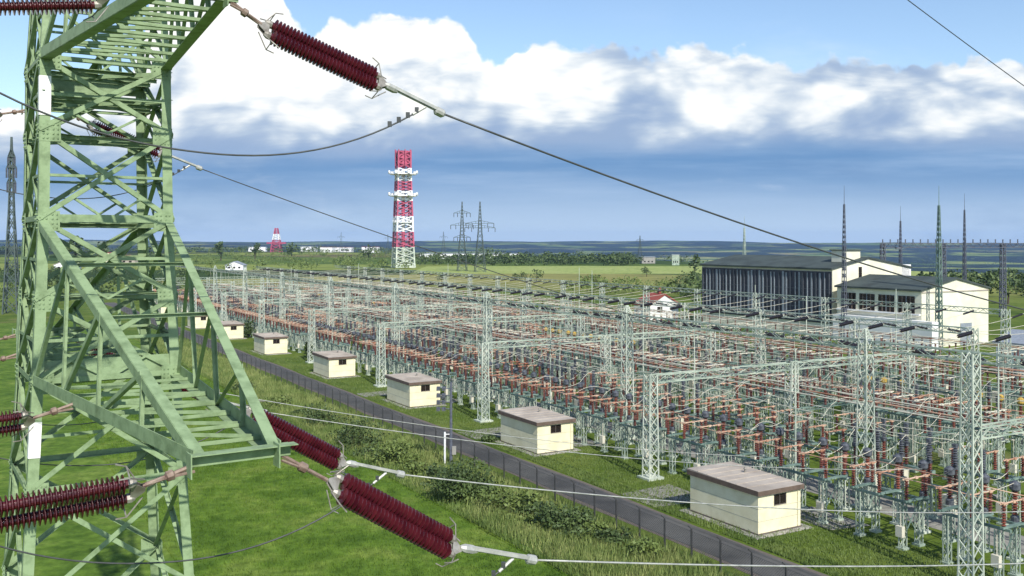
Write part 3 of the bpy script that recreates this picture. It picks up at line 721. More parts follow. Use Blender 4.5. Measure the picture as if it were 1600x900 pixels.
# gantries whose beams run along the rows
def proto_row_gantry(h, L_, pk, name='gantry', cm='steelw'):
    root = empty(name, (0, 0, 0), YROT, 'x', 'gantry')
    mb = MB(); mast(mb, h, 1.0, .7, 11, .09, .05, 0, 0, 0, True)
    if pk: mast(mb, pk, .7, .15, 4, .07, .04, h, 0, 0, True)
    mb.box((0, 0, .08), (1.6, 1.6, .2)); mb.build('column', M[cm], root)
    mb = MB(); truss(mb, (0, .5, h-.4), (0, L_-.5, h-.4), .6, int(L_/1.1), .08, .045); mb.build('beam', M['steel'], root)
    return root
rg1 = proto_row_gantry(12.6, 29.3, .8); rg2 = proto_row_gantry(11.2, 14.65, 0)
for w, rg, nm, s0, pitch in ((58.9, rg1, 'front', 48.6-29.3, 29.3), (88.6, rg2, 'middle', 60, 14.65), (116.0, rg2, 'rear', 74, 14.65)):
    s = s0; k = 0
    while s < 318:
        loc = SW(s, w); lab = '%slattice gantry with its beam in the %s line of row gantries' % ((ORD[k-(nm == 'front')]+' from the right, ') if k-(nm == 'front') < 20 and k-(nm == 'front') >= 0 else '', nm)
        key = 'rg1' if rg is rg1 else 'rg2'
        if key in used: copy_tree(rg, loc, None, lab, 'row gantries in the %s line' % nm)
        else: rg.location = loc; rg['label'] = lab; rg['group'] = 'row gantries in the %s line' % nm; used.add(key)
        s += pitch; k += 1
# overhead spans across the yard with dark strain insulators at both ends
def proto_span(L_, z0, z1, sag, name='overhead_span', ri=.21):
    root = empty(name, (0, 0, 0), YROT, 'x', 'cable')
    pts = curve_pts((0, 0, z0), (L_, 0, z1), sag, 16)
    mb = MB(); mb.tube(pts, .028, 4); mb.build('wire', M['cream_tube'], root)
    for a, b in ((pts[0], pts[1]), (pts[-1], pts[-2])):
        d = (b-a).normalized(); mb = MB(); mb.lathe(a+d*.3, a+d*2.5, rib(11, ri), 8); mb.build('insulator', M['blackins'], root)
    mb = MB(); q = pts[6]; mb.tube([q, V3((q.x+.4, 0, 5.6))], .022, 4); mb.build('dropper', M['cream_tube'], root)
    return root
sp1 = proto_span(28.8, 12.1, 10.8, 1.3); sp2 = proto_span(26.6, 10.8, 10.8, 1.2, ri=.13)
for w, sp, nm, s0 in ((59.4, sp1, 'front', 34.6), (89.1, sp2, 'rear', 61)):
    s = s0; k = 0
    while s < 300:
        for dy in (2.4, 6.4, 10.4):
            loc = SW(s+dy, w); lab = 'overhead wire with dark strain insulators crossing the %s half of the yard' % nm
            if nm in used: copy_tree(sp, loc, None, lab, 'overhead wires across the %s half' % nm)
            else: sp.location = loc; sp['label'] = lab; sp['group'] = 'overhead wires across the %s half' % nm; used.add(nm)
        s += 14.65; k += 1
# busbar tubes and long wires running along the rows
def ulong(name, w, z, s0, s1, r, m_, label, cat, group, sag=0.0, pitch=29.3, ph=34.4):
    pts = []; n = int((s1-s0)/(pitch/6))
    for k in range(n+1):
        s = s0+(s1-s0)*k/n; t = ((s-ph)/pitch) % 1.0; pts.append(SW(s, w, z-4*sag*t*(1-t)))
    cable(name, pts, r, m_, label, cat, group, 5)
for nm, w0, z, s0 in (('front', 68.4, 5.98, 38), ('rear', 96.4, 5.98, 56), ('last', 119.4, 5.98, 72)):
    for dx in (-1.8, 0, 1.8):
        ulong('busbar', w0+dx, z+.08, s0, 322, .07, M['orange'] if (dx == 0) != (nm == 'rear') else M['cream_tube'], 'busbar tube on the %s line of insulator stands' % nm, 'busbar', 'busbar tubes on the %s line' % nm)
for nm, w0 in (('first', 52.6), ('second', 61.0), ('third', 70.2), ('fourth', 77.6)):
    for dx in (0, 2.2, 4.4):
        ulong('bus_wire', w0+dx, 8.05, 34.4, 298, .028, M['cream_tube'], 'pale wire slung under the front gantry beams, %s group of three' % nm, 'cable', 'bus wires, %s group' % nm, .75)
for nm, w0, zz in (('front', 54.0, 4.72), ('middle', 76.6, 5.52), ('rear', 101.4, 5.52)):
    for dx in (-1.3, 1.3):
        ulong('connecting_tube', w0+dx, zz, .62*w0, 320, .035, M['orange'], 'salmon tube along the %s row of disconnectors' % nm, 'tube', 'connecting tubes of the %s row' % nm)

# ------------------------------------------------------------------ cream huts
def proto_hut():
    root = empty('hut', (0, 0, 0), YROT, 'x', 'hut')       # local x: across (0..3.75), local y: along (0..7)
    W_, D_, H_ = 4.0, 6.9, 2.75
    mb = MB(); t = .18
    def wall(x0, y0, x1, y1, h0=.12, h1=H_): mb.hexa([(x0, y0, h0), (x1, y0, h0), (x1, y1, h0), (x0, y1, h0), (x0, y0, h1), (x1, y0, h1), (x1, y1, h1), (x0, y1, h1)])
    wx0, wx1, wz0, wz1 = 1.45, 2.65, 1.85, 2.62
    wall(0, 0, wx0, t); wall(wx1, 0, W_, t); wall(wx0, 0, wx1, t, .12, wz0); wall(wx0, 0, wx1, t, wz1, H_)
    wall(0, t, t, D_-t); wall(W_-t, t, W_, D_-t); wall(0, D_-t, W_, D_)
    mb.build('wall', M['cream'], root)
    mb = MB()
    for z in (.95, 1.8): mb.box((W_/2, -.004, z), (W_-.02, .008, .018)); mb.box((-.004, D_/2, z), (.008, D_-.02, .018))
    mb.build('panel_joint', M['concrete'], root)
    mb = MB(); mb.box((W_/2, D_/2, .0), (W_+.12, D_+.12, .3)); mb.build('plinth', M['plinth'], root)
    mb = MB(); o = .16
    mb.hexa([(-o, -o, H_), (W_+o, -o, H_), (W_+o, D_+o, H_), (-o, D_+o, H_), (-o, -o, H_+.30), (W_+o, -o, H_+.30), (W_+o, D_+o, H_+.42), (-o, D_+o, H_+.42)])
    rf = mb.build('roof', M['roof'], root)
    mb = MB()
    for c, d_ in (((W_/2, -o-.012, H_+.13), (W_+2*o+.05, .024, .32)), ((W_/2, D_+o+.012, H_+.2), (W_+2*o+.05, .024, .40)), ((-o-.012, D_/2, H_+.15), (.024, D_+2*o, .34)), ((W_+o+.012, D_/2, H_+.15), (.024, D_+2*o, .34))): mb.box(c, d_)
    mb.build('fascia', M['fascia'], rf)
    mb = MB(); mb.lathe((W_*.7, D_*.6, H_+.3), (W_*.7, D_*.6, H_+.75), [(0, .09), (.7, .09), (.72, .16), (1, .05)], 10); mb.build('roof_vent', M['fitting'], rf)
    mb = MB()
    for k in range(1, 7): y = k*D_/7; mb.box((W_/2, y, H_+.30+.12*y/D_+.02), (W_+.3, .05, .05))
    mb.build('roof_seam', M['roof'], rf)
    f = MB(); f.box((2.05, .05, wz0+.02), (1.2, .1, .05)); f.box((2.05, .05, wz1-.02), (1.2, .1, .05)); f.box((wx0+.03, .05, 2.235), (.05, .1, .7)); f.box((wx1-.03, .05, 2.235), (.05, .1, .7)); f.box((2.05, .05, 2.235), (.04, .06, .7))
    wn = f.build('window', M['plinth'], root); f = MB(); f.box((2.05, .10, 2.235), (1.14, .02, .68)); f.build('pane', M['glass'], wn)
    f = MB(); f.box((W_+.02, 4.6, 1.15), (.05, 1.0, 2.0)); dr = f.build('door', M['steelg'], root); f = MB(); f.box((W_+.07, 4.25, 1.15), (.04, .04, .16)); f.build('handle', M['fitting'], dr)
    f = MB(); f.tube([(W_-.3, -.05, .2), (W_-.3, -.05, H_)], .035, 6); f.build('downpipe', M['cream'], root)
    f = MB(); f.box((W_/2, D_/2, .03), (W_+1.3, D_+1.1, .06)); f.build('apron', M['concrete'], root)
    return root
hut = proto_hut()
ords = ['nearest of the cream flat roofed huts beside the road', 'second nearest cream hut with a pale gravel drive at its left', 'third nearest cream hut partly behind the grey floodlight pole', 'fourth nearest cream hut in the row beside the road', 'fifth cream hut counted from the nearest', 'sixth cream hut, small and just right of the green tower', 'seventh cream hut, seen between the right legs of the green tower', 'farthest cream hut, seen through the green tower']
for k, s in enumerate((47.6, 75.9, 104.7, 133.0, 166, 195.5, 222.5, 262)):
    if k == 0: hut.location = SW(s, 47.0); hut['label'] = ords[0]; hut['group'] = 'cream huts beside the road'
    else: copy_tree(hut, SW(s, 47.0), None, ords[k], 'cream huts beside the road')

# ------------------------------------------------------------------ fence along the road
fence = empty('fence', SW(22.4, 39.6), YROT, 'dark post and wire mesh fence between the road and the rough grass', 'fence')
pm = MB(); pm.box((0, 0, 1.05), (.09, .09, 2.1)); pm.bar((0, 0, 2.08), (-.28, 0, 2.32), .05)
post0 = pm.build('post', M['fence'], fence); np_ = 98
for k in range(1, np_):
    c = post0.copy(); COL.objects.link(c); c.parent = fence; c.location = (0, 2.6*k, 0)
mb = MB(); n_all = 2.6*(np_-1)
y = 0.0
step = .16
while y < n_all:
    for sg in (1, -1):
        a = (0.0, y, .05); yy = y+1.9*sg
        if 0 <= yy <= n_all: mb.add([(0, y-.009, .05), (0, y+.009, .05), (0, yy+.009, 1.95), (0, yy-.009, 1.95)], [(0, 1, 2, 3)])
    y += step if y < 110 else step*2
for z in (.1, 1.0, 1.95): mb.bar((0, 0, z), (0, n_all, z), .016)
for z in (2.2, 2.31): mb.bar((-.14 if z < 2.25 else -.27, 0, z), (-.14 if z < 2.25 else -.27, n_all, z), .012)
mb.build('wire_mesh', M['mesh'], fence)

# ------------------------------------------------------------------ floodlight pole, masts
def post_local(mb): return mb
fp = empty('floodlight_pole', (-5.4, 85, 0), 0, 'grey floodlight pole with dark lamps in front of the third hut', 'light pole')
mb = MB(); mb.tube([(0, 0, 0), (0, 0, 7.4)], .15, 10, .10); mb.build('pole', M['mast'], fp)
mb = MB(); mb.tube([(-.55, 0, 0), (-.55, 0, 3.0)], .09, 8); mb.tube([(-.55, 0, 2.8), (0, 0, 2.8)], .04, 6); mb.build('white_stay_pole', M['whitepaint'], fp)
mb = MB(); mb.box((.28, -.1, 1.4), (.35, .3, .7)); mb.build('switch_box', M['concrete'], fp)
for z in (5.0, 5.6, 6.2, 6.8):
    mb = MB(); mb.tube([(-1.1, 0, z+.12), (.2, 0, z)], .04, 6); cb = mb.build('bracket', M['mast'], fp)
    for x in (-1.1, -.62):
        mb = MB(); mb.hexa([(x-.18, -.2, z-.12), (x+.14, -.2, z-.12), (x+.14, .1, z+.0), (x-.18, .1, z+.0), (x-.18, -.2, z+.1), (x+.14, -.2, z+.1), (x+.14, .1, z+.22), (x-.18, .1, z+.22)]); mb.build('lamp', M['darkgrey'], cb)
def spire(px, dist, ytop, wpx, label, kind='lattice', lampside=0, m_='mast'):
    x = (px-800)/1500*dist; h = CAMH+(375-ytop)*dist/1500; w = wpx*dist/1500
    z0 = ground_z(x, dist)
    o = empty('lightning_mast' if not lampside else 'lamp_mast', (x, dist, z0), YROT, label, 'mast')
    h -= z0; mb = MB(); hb_ = h*.62
    mast(mb, hb_, w, w*.6, 14, w*.16, w*.08, 0, 0, 0, True); mast(mb, h*.26, w*.6, w*.25, 8, w*.12, w*.07, hb_, 0, 0, True); mb.build('lattice_shaft', M[m_], o)
    mb = MB(); mb.tube([(0, 0, h*.87), (0, 0, h)], w*.09, 5, w*.04); mb.build('spike', M[m_], o)
    if lampside:
        mb = MB(); mb.box((-w*1.1, 0, h*.66), (w*2.2, w*.7, w*.5)); mb.build('lamp_head', M[m_], o)
spire(1319, 190, 290, 6, 'dark spired lightning mast rising behind the roof of the striped wall building')
spire(1407, 215, 322, 5, 'pale lamp mast with a side lamp above the cream gable', lampside=1)
spire(1467, 175, 290, 8, 'thickest lightning mast, left of two close together at the right', m_='steelg')
spire(1507, 210, 302, 5, 'slim lightning mast at the far right of the row of masts')
spire(1163, 260, 338, 5, 'short pale mast above the left end of the dark roof', m_='steel')
GP = 'thin pale poles standing above the yard'
for k, (px, w, h) in enumerate([(1243, 57, 11.5), (1085, 63, 13), (1005, 70, 14), (925, 92, 15), (905, 98, 15), (860, 60, 12), (790, 80, 13), (745, 66, 12.5), (700, 110, 14), (620, 62, 13), (560, 90, 14), (510, 60, 12), (455, 75, 13), (418, 60, 12), (380, 66, 13), (345, 60, 12), (1400, 100, 14), (1560, 70, 12), (1180, 108, 13), (1260, 92, 13)]):
    o = empty('thin_pole', SW(s_at(px, w), w), 0, 'thin pale pole standing among the yard equipment, %s from the right' % ORD[sorted([1243, 1085, 1005, 925, 905, 860, 790, 745, 700, 620, 560, 510, 455, 418, 380, 345, 1400, 1560, 1180, 1260], reverse=True).index(px)], 'pole', GP)
    mb = MB(); mb.tube([(0, 0, 0), (0, 0, h)], .09, 6, .045); mb.build('shaft', M['steelw'], o); mb = MB(); mb.box((0, 0, .1), (.7, .7, .25)); mb.build('footing', M['concrete'], o)
for k in range(34):
    w = R.uniform(58, 118); s_ = R.uniform(.64*w, 300)
    o = empty('earthing_rod', SW(s_, w), 0, 'slender earthing rod standing between the units of the yard', 'rod', 'slender rods between the units')
    mb = MB(); h = R.uniform(7.5, 12.5); mb.tube([(0, 0, 0), (0, 0, h)], .07, 5, .03); mb.build('shaft', M['steelw'], o); mb = MB(); mb.box((0, 0, .1), (.5, .5, .25)); mb.build('footing', M['concrete'], o)
# distant portal with a comb of insulators at the right
fg = empty('gantry', (95, 246, 0), math.radians(4), 'long dark distant gantry with a comb of short posts on the right horizon', 'gantry')
for k in range(5):
    mb = MB(); mast(mb, 19.2, 1.2, .9, 12, .18, .1, 0, k*16.0, 0, True); mb.build('column', M['mast'], fg)
mb = MB(); truss(mb, (0, 0, 18.6), (64, 0, 18.6), 1.1, 60, .16, .1); mb.build('beam', M['mast'], fg)
mb = MB()
for k in range(33): mb.bar((k*2.0, 0, 19.1), (k*2.0, 0, 20.2), .22)
mb.build('comb_of_posts', M['mast'], fg)

# ------------------------------------------------------------------ red and white telecom tower
def telecom(px, D, top, base_w, label, detail=True):
    x = (px-800)/1500*D; H = CAMH+(375-top)*D/1500; o = empty('telecom_tower', (x, D, 0), math.radians(20), label, 'tower')
    def zz(y): return CAMH+(375-y)*D/1500
    w = base_w
    bands = [(412, 386, 'steelw', w*1.18, w*1.1), (386, 362, 'redpaint', w*1.1, w*1.04), (362, 338, 'whitepaint', w*1.04, w*.98), (338, 314, 'redpaint', w*.98, w*.92), (314, 298, 'whitepaint', w*.92, w*.88), (298, 283, 'redpaint', w*.88, w*.84), (283, 263, 'whitepaint', w*.84, w*.8), (263, top, 'redpaint', w*.8, w*.8)]
    for y0, y1, m_, wa, wb in bands:
        z0, z1 = max(0, zz(y0)), zz(y1); mb = MB(); mast(mb, z1-z0, wa, wb, 3, w*.09, w*.05, z0, 0, 0, True)
        mb.tube([(0, 0, z0), (0, 0, z1)], w*.12, 8); mb.build('lattice_section', M[m_], o)
    mb = MB(); mast(mb, zz(412), w*1.22, w*1.18, 3, w*.1, w*.05, 0, 0, 0, True); mb.build('base_section', M['steelw'], o)
    for y in (272, 306, 347):
        z = zz(y); rr = w*(.85 if y < 340 else .66); mb = MB(); mb.lathe((0, 0, z-.5), (0, 0, z+.1), [(0, rr), (1, rr)], 20)
        for k in range(14):
            a = k*2*math.pi/14; mb.tube([(rr*math.cos(a), rr*math.sin(a), z), (rr*math.cos(a), rr*math.sin(a), z+1.6)], .18, 4)
        pl = mb.build('platform', M['whitepaint'], o)
        for k in range(7 if y < 340 else 3):
            a = k*2*math.pi/7+.4; c = V3((rr*1.02*math.cos(a), rr*1.02*math.sin(a), z+1.2)); d = V3((math.cos(a), math.sin(a), 0))
            mb = MB(); mb.lathe(c-d*.5, c+d*1.0, [(0, .4), (.3, 1.25), (1, 1.25)], 12); mb.build('dish_antenna', M['whitepaint'], pl)
    mb = MB(); z0, z1 = zz(260), zz(top); mb.lathe((0, 0, z0), (0, 0, z1), [(0, w*.40), (1, w*.40)], 16)
    for k in range(8):
        a = k*math.pi/4; mb.tube([(w*.52*math.cos(a), w*.52*math.sin(a), z0), (w*.52*math.cos(a), w*.52*math.sin(a), z1+1)], .35, 5)
    mb.build('antenna_drum', M['redpaint'], o)
telecom(630, 700, 236, 11.4, 'tall red and white lattice telecom tower with round platforms')
def small_tv(px, D, top, label):
    x = (px-800)/1500*D; H = CAMH+(375-top)*D/1500; o = empty('telecom_tower', (x, D, ground_z(x, D)), 0, label, 'tower')
    for k, m_ in enumerate(('redpaint', 'whitepaint', 'redpaint')):
        mb = MB(); mast(mb, H/4.5, 13-k*3, 10-k*3, 3, .8, .5, H*.25+k*H/4.5, 0, 0, True); mb.build('lattice_section', M[m_], o)
    mb = MB(); mast(mb, H*.25, 15, 13, 2, 1.0, .6, 0, 0, 0, True); mb.box((0, 0, H*.35), (30, 4, 2)); mb.build('base_section', M['redpaint'], o)
small_tv(432, 1500, 354, 'low distant red and white tower on the left horizon')

# distant pylons
def pylon(px, D, top, arms, label, mname='pylon', wb=None, grp='distant pylons'):
    x = (px-800)/1500*D; z0 = ground_z(x, D); H = CAMH+(375-top)*D/1500-z0; o = empty('pylon', (x, D, z0), math.radians(12), label, 'pylon', grp)
    w = wb or H*.16; q = H/45
    mb = MB(); mast(mb, H*.55, w, w*.38, 7, .28*q, .16*q, 0, 0, 0, True); mast(mb, H*.45, w*.38, w*.06, 9, .24*q, .14*q, H*.55, 0, 0, True); mb.build('lattice_body', M[mname], o)
    for y, half in arms:
        z = CAMH+(375-y)*D/1500-z0; hw = half*D/1500
        for sg in (-1, 1):
            mb = MB()
            for dy in (-.6*q, .6*q): mb.bar((0, dy, z), (sg*hw, 0, z), .24*q); mb.bar((0, dy, z+1.9*q), (sg*hw, 0, z+.1), .2*q)
            for t in (.3, .6): mb.bar((sg*hw*t, 0, z), (sg*hw*t, 0, z+1.9*q*(1-t)), .16*q)
            ca = mb.build('crossarm', M[mname], o)
            mb = MB()
            for t in (.55, 1.0): mb.tube([(sg*hw*t, 0, z), (sg*hw*t, 0, z-2.6*q)], .22*q, 5)
            mb.build('insulator', M['darkgrey'], ca)
pylon(722, 620, 315, ((333, 13), (352, 18), (371, 13)), 'dark distant pylon with three crossarms, left of a close pair', wb=6)
pylon(750, 600, 315, ((349, 22), (356, 24)), 'dark distant pylon with one wide crossarm, right of a close pair', wb=6.5)
pylon(18, 260, 214, ((245, 5), (262, 7), (285, 6)), 'narrow dark pylon at the left edge behind the green tower', wb=3.6)
pylon(606, 1250, 366, ((372, 6),), 'tiny pylon left of the red and white tower', wb=6)
pylon(693, 1250, 362, ((370, 6),), 'tiny pylon right of the red and white tower', wb=6)
pylon(533, 1400, 363, ((370, 5),), 'tiny pylon on the horizon far left of the red and white tower', wb=6)
pylon(1000, 900, 368, ((375, 6),), 'tiny pylon above the pale field in the middle distance', wb=5)

# ------------------------------------------------------------------ buildings behind the yard
def bld(name, s, w, label, cat='building'): return empty(name, SW(s, w), YROT, label, cat)
# local x = v (gable direction), local y = u (length)
def gabled(root, W_, D_, he, hr, wallm, roofm, gable_split=.5, over=.5):
    mb = MB(); mb.add([(0, 0, 0), (W_, 0, 0), (W_, 0, he), (W_*gable_split, 0, hr), (0, 0, he)], [(0, 1, 2, 3, 4)])
    mb.add([(0, D_, 0), (W_, D_, 0), (W_, D_, he), (W_*gable_split, D_, hr), (0, D_, he)], [(4, 3, 2, 1, 0)])
    mb.add([(0, 0, 0), (0, D_, 0), (0, D_, he), (0, 0, he)], [(0, 3, 2, 1)]); mb.add([(W_, 0, 0), (W_, D_, 0), (W_, D_, he), (W_, 0, he)], [(0, 1, 2, 3)])
    wl = mb.build('wall', wallm, root)
    mb = MB(); m_ = W_*gable_split; t = .35; o = over
    sl = (hr-he)/m_; sr = (hr-he)/(W_-m_)
    mb.hexa([(-o, -.3, he-o*sl+.01), (m_, -.3, hr+.01), (m_, D_+.3, hr+.01), (-o, D_+.3, he-o*sl+.01), (-o, -.3, he-o*sl+t), (m_, -.3, hr+t), (m_, D_+.3, hr+t), (-o, D_+.3, he-o*sl+t)])
    mb.hexa([(m_+.001, -.3, hr+.01), (W_+o, -.3, he-o*sr+.01), (W_+o, D_+.3, he-o*sr+.01), (m_+.001, D_+.3, hr+.01), (m_+.001, -.3, hr+t), (W_+o, -.3, he-o*sr+t), (W_+o, D_+.3, he-o*sr+t), (m_+.001, D_+.3, hr+t)])
    return wl, mb.build('roof', roofm, root)
sB = s_at(1440, 154.0)
B = bld('control_building', sB, 154.0, 'cream gabled building with dark roof and pillared windows, in front of the striped hall')
DB = s_at(1308, 154.0)-sB
wl, rf = gabled(B, 20.0, DB, 10.6, 12.6, M['pale'], M['darkroof'])
for k in range(4):
    wd = (DB-1.6)/4; yc = 1.0+(k+.5)*wd; f = MB(); f.box((-.02, yc, 7.9), (.1, wd-.9, 3.3)); wn = f.build('window', M['glass'], B)
    for q in range(-1, 2): f = MB(); f.box((-.09, yc+q*wd*.2, 7.9), (.05, .13, 3.3)); f.build('glazing_bar', M['rusty' if q else 'fin'], wn)
f = MB(); f.box((10, -.06, 10.3), (19.9, .1, .22)); f.build('gable_band', M['roof'], B)
f = MB(); f.box((-.25, DB/2, 6.2), (.5, DB-.4, .25)); f.build('sill_ledge', M['whitepaint'], B)
f = MB(); f.box((-.9, DB/2-2, 2.6), (1.8, DB+3, 5.2)); f.build('annex', M['whitepaint'], B)
f = MB(); f.box((13, -.05, 2.1), (3.4, .1, 4.2)); f.build('door', M['fin'], B)
sA = s_at(1303, 155.2)+.4; DA = s_at(1097, 155.2)-sA
Ab = bld('hall', sA, 155.2, 'long hall with a dark glazed wall of pale vertical fins and a cream gable')
wl, rf = gabled(Ab, 24.0, DA, 14.0, 16.1, M['pale'], M['darkroof'], .45, .6)
f = MB(); f.box((-.08, DA/2, 8.2), (.12, DA-.3, 10.6)); gw = f.build('glazed_wall', M['navy'], Ab)
for k in range(34):
    yk = .6+k*(DA-1.2)/33+R.uniform(-.2, .2); f = MB(); hh = R.uniform(9.6, 10.2); f.box((-.22, yk, 8.2), (.16, R.uniform(.14, .55), hh)); f.build('fin', M['fin'] if k % 3 else M['darkgrey'], gw)
f = MB()
for z in (6.0, 9.8): f.box((-.17, DA/2, z), (.06, DA-.4, .14))
f.build('rail', M['darkgrey'], gw)
f = MB(); f.box((8.3, -.05, 12.9), (.9, .12, 3.0)); wn = f.build('window', M['glass'], Ab)
f = MB(); f.box((7.5, 3.0, 16.6), (4.6, 3.6, 2.4)); f.build('rooftop_cabin', M['pale'], Ab); f = MB(); f.box((7.5, 3.0, 17.9), (5.2, 4.2, .2)); f.build('cabin_roof', M['darkroof'], Ab)
f = MB(); f.box((23.0, 1.5, 12.6), (3.0, 3.0, 4.2)); f.build('stair_head', M['whitepaint'], Ab)
Rh = bld('house', s_at(1016, 150), 150, 'small pale house with a red roof at the back of the yard'); gabled(Rh, 9, 6.5, 3.8, 6.2, M['whitepaint'], M['redroof'])
f = MB(); f.box((3, -.04, 2.6), (1.6, .06, 1.4)); f.build('window', M['glass'], Rh); f = MB(); f.box((4.5, 2, 7.2), (.6, .6, 1.4)); f.build('chimney', M['redroof'], Rh)
W1 = bld('shed', 78, 134, 'low white roofed shed at the right edge of the yard'); gabled(W1, 9, 9, 4.8, 6.2, M['whitepaint'], M['fin'])
f = MB(); f.box((3, -.04, 1.5), (2.2, .06, 3.0)); f.build('door', M['darkgrey'], W1)
W2 = bld('warehouse', 104, 196, 'grey flat warehouse beyond the cream gable at the right edge'); gabled(W2, 24, 15, 6.0, 7.0, M['concrete'], M['roof'])
for k in range(5): f = MB(); f.box((2.5+k*4.6, -.05, 3.6), (2.6, .08, 1.6)); f.build('window', M['glass'], W2)
def far_house(px, D, w, h, d, wallm, roofm, label, flat=False, grp=None):
    x = (px-800)/1500*D; z0 = ground_z(x, D); o = empty('house' if not flat else 'warehouse', (x, D, z0-.3), R.uniform(-.2, .3), label, 'house' if not flat else 'building', grp)
    if flat:
        f = MB(); f.box((w/2, d/2, h/2), (w, d, h)); f.build('wall', wallm, o); f = MB(); f.box((w/2, d/2, h+.25), (w+.6, d+.6, .5)); f.build('roof', roofm, o)
    else: gabled(o, w, d, h*.6, h, wallm, roofm)
    for k in range(3): f = MB(); f.box((w*(.22+.28*k), -.06, h*.35), (w*.12, .1, h*.18)); f.build('window', M['glass'], o)
far_house(352, 640, 12, 6, 8, M['whitepaint'], M['fin'], 'white house in the green fields just right of the tower')
far_house(150, 900, 24, 9, 12, M['cream'], M['redroof'], 'cream farmhouse with a brown red roof seen through the tower')
far_house(84, 620, 14, 7, 10, M['whitepaint'], M['roof'], 'pale house seen behind the left leg of the tower')
far_house(176, 820, 20, 8, 12, M['roof'], M['redroof'], 'low brown barn seen through the tower')
far_house(655, 1050, 110, 6, 16, M['whitepaint'], M['fin'], 'long low white hall behind the hedge near the pylons', True)
far_house(1003, 860, 12, 6, 10, M['concrete'], M['fin'], 'white block at the left end of the pale field', True)
far_house(1050, 800, 6, 9, 6, M['steel'], M['fin'], 'slim pale tower block above the pale field', True)
GH = 'far town buildings on the horizon'
for px, D, w, h in ((812, 3200, 90, 14), (862, 3600, 70, 22), (905, 3400, 110, 12), (945, 3000, 60, 10), (520, 1700, 34, 9), (470, 1650, 26, 9), (565, 1650, 30, 10), (388, 1700, 30, 9), (760, 1900, 80, 9), (500, 1500, 20, 8), (1230, 2600, 60, 10), (1440, 2300, 80, 9)):
    far_house(px, D, w, h, 14, M['whitepaint'], M['fin'] if R.random() < .5 else M['redroof'], 'small pale building in the hazy town along the horizon', True, GH)

# ------------------------------------------------------------------ vegetation
def leaf_cloud(mb, c, rad, n, size, rng, lobes=5, low=.0):
    cx, cy, cz = c; L_ = []
    for k in range(lobes):
        a = rng.uniform(0, 2*math.pi); q = rng.uniform(.15, .62); L_.append((cx+rad[0]*q*math.cos(a), cy+rad[1]*q*math.sin(a), cz+rad[2]*rng.uniform(-.45, .6), rng.uniform(.38, .62)))
    for k in range(n):
        lx, ly, lz, lr = L_[rng.randrange(lobes)]
        d = V3((rng.gauss(0, 1), rng.gauss(0, 1), rng.gauss(0, 1))).normalized()*(rng.random()**.4)
        p = V3((lx+d.x*rad[0]*lr, ly+d.y*rad[1]*lr, lz+d.z*rad[2]*lr))
        if p.z < low: p.z = low+rng.random()*rad[2]*.2
        a = V3((rng.gauss(0, 1), rng.gauss(0, 1), rng.gauss(0, .8))).normalized(); b = a.cross(V3((rng.gauss(0, 1), rng.gauss(0, 1), rng.gauss(0, 1)))).normalized(); s_ = size*rng.uniform(.6, 1.4)
        mb.add([p-a*s_, p+b*s_*.7, p+a*s_, p-b*s_*.7], [(0, 1, 2, 3)])
def tree(px, D, h, w, label, grp, light=False, n=140, name='tree'):
    x = (px-800)/1500*D; z0 = ground_z(x, D); o = empty(name, (x, D, z0), 0, label, 'tree', grp)
    mb = MB(); mb.tube([(0, 0, 0), (w*.03, 0, h*.35), (0, w*.02, h*.7)], h*.035, 6, h*.012)
    for k in range(3): a = k*2.1; mb.tube([(0, 0, h*.3), (math.cos(a)*w*.25, math.sin(a)*w*.25, h*.6)], h*.014, 4, h*.006)
    mb.build('trunk', M['bark'], o)
    mb = MB(); leaf_cloud(mb, (0, 0, h*.58), (w/2, w/2, h*.42), n, h*.07, R, 6, h*.12); mb.build('crown', M['foliage2' if light else 'foliage'], o)
def bush(px, py, h, w, label, grp=None, light=False, n=500, sz=.12):
    D = CAMH*1500/(py-375); x = (px-800)/1500*D; o = empty('bush', (x, D, 0), 0, label, 'bush', grp)
    mb = MB()
    for k in range(5): a = k*1.26; mb.tube([(0, 0, 0), (math.cos(a)*w*.2, math.sin(a)*w*.2, h*.6)], .03, 4, .012)
    mb.build('stems', M['bark'], o); mb = MB(); leaf_cloud(mb, (0, 0, h*.45), (w/2, w/2*.9, h*.55), n, sz, R, 7, .03); leaf_cloud(mb, (0, 0, h*.3), (w/2, w/2*.9, h*.3), n//2, sz, R, 5, .03); mb.build('leaves', M['foliage2' if light else 'foliage'], o)
for k, (px, py) in enumerate([(660, 742), (690, 752), (755, 785), (835, 806), (850, 822), (905, 838), (640, 728), (585, 712), (535, 684), (470, 650), (770, 775), (960, 850)]):
    bush(px, py, R.uniform(.7, 1.5), R.uniform(2.5, 4.5), 'low scrubby bush growing in the rough grass bank', 'low scrub on the grass bank', k % 2 == 0, 500, .13)
bush(718, 778, 3.1, 6.0, 'dark rounded bush in the rough grass below the floodlight pole', None, False, 2600)
bush(800, 800, 2.0, 5.0, 'low bush right of the dark rounded bush in the rough grass', None, True, 900)
bush(880, 828, 2.2, 5.0, 'mid green bush in the rough grass in front of the fence', None, False, 1100)
bush(560, 700, 2.8, 6.0, 'bush in the rough grass above the maroon insulators', None, False, 900)
bush(612, 725, 2.3, 5.0, 'low leafy bush between the insulators and the floodlight pole', None, True, 800)
bush(505, 664, 2.4, 6.0, 'bush beside the fence above the far maroon insulator', None, False, 700)
bush(930, 842, 1.2, 2.6, 'small bush at the right end of the rough grass', None, True, 700)
bush(1010, 868, 1.2, 2.8, 'last small bush by the fence posts at the bottom', None, True, 700)
bush(440, 636, 1.5, 4.0, 'bush right behind the fittings of the far maroon insulator', None, True, 500)
bush(380, 610, 1.6, 4.0, 'bush by the verge seen right of the tower leg', None, False, 400)
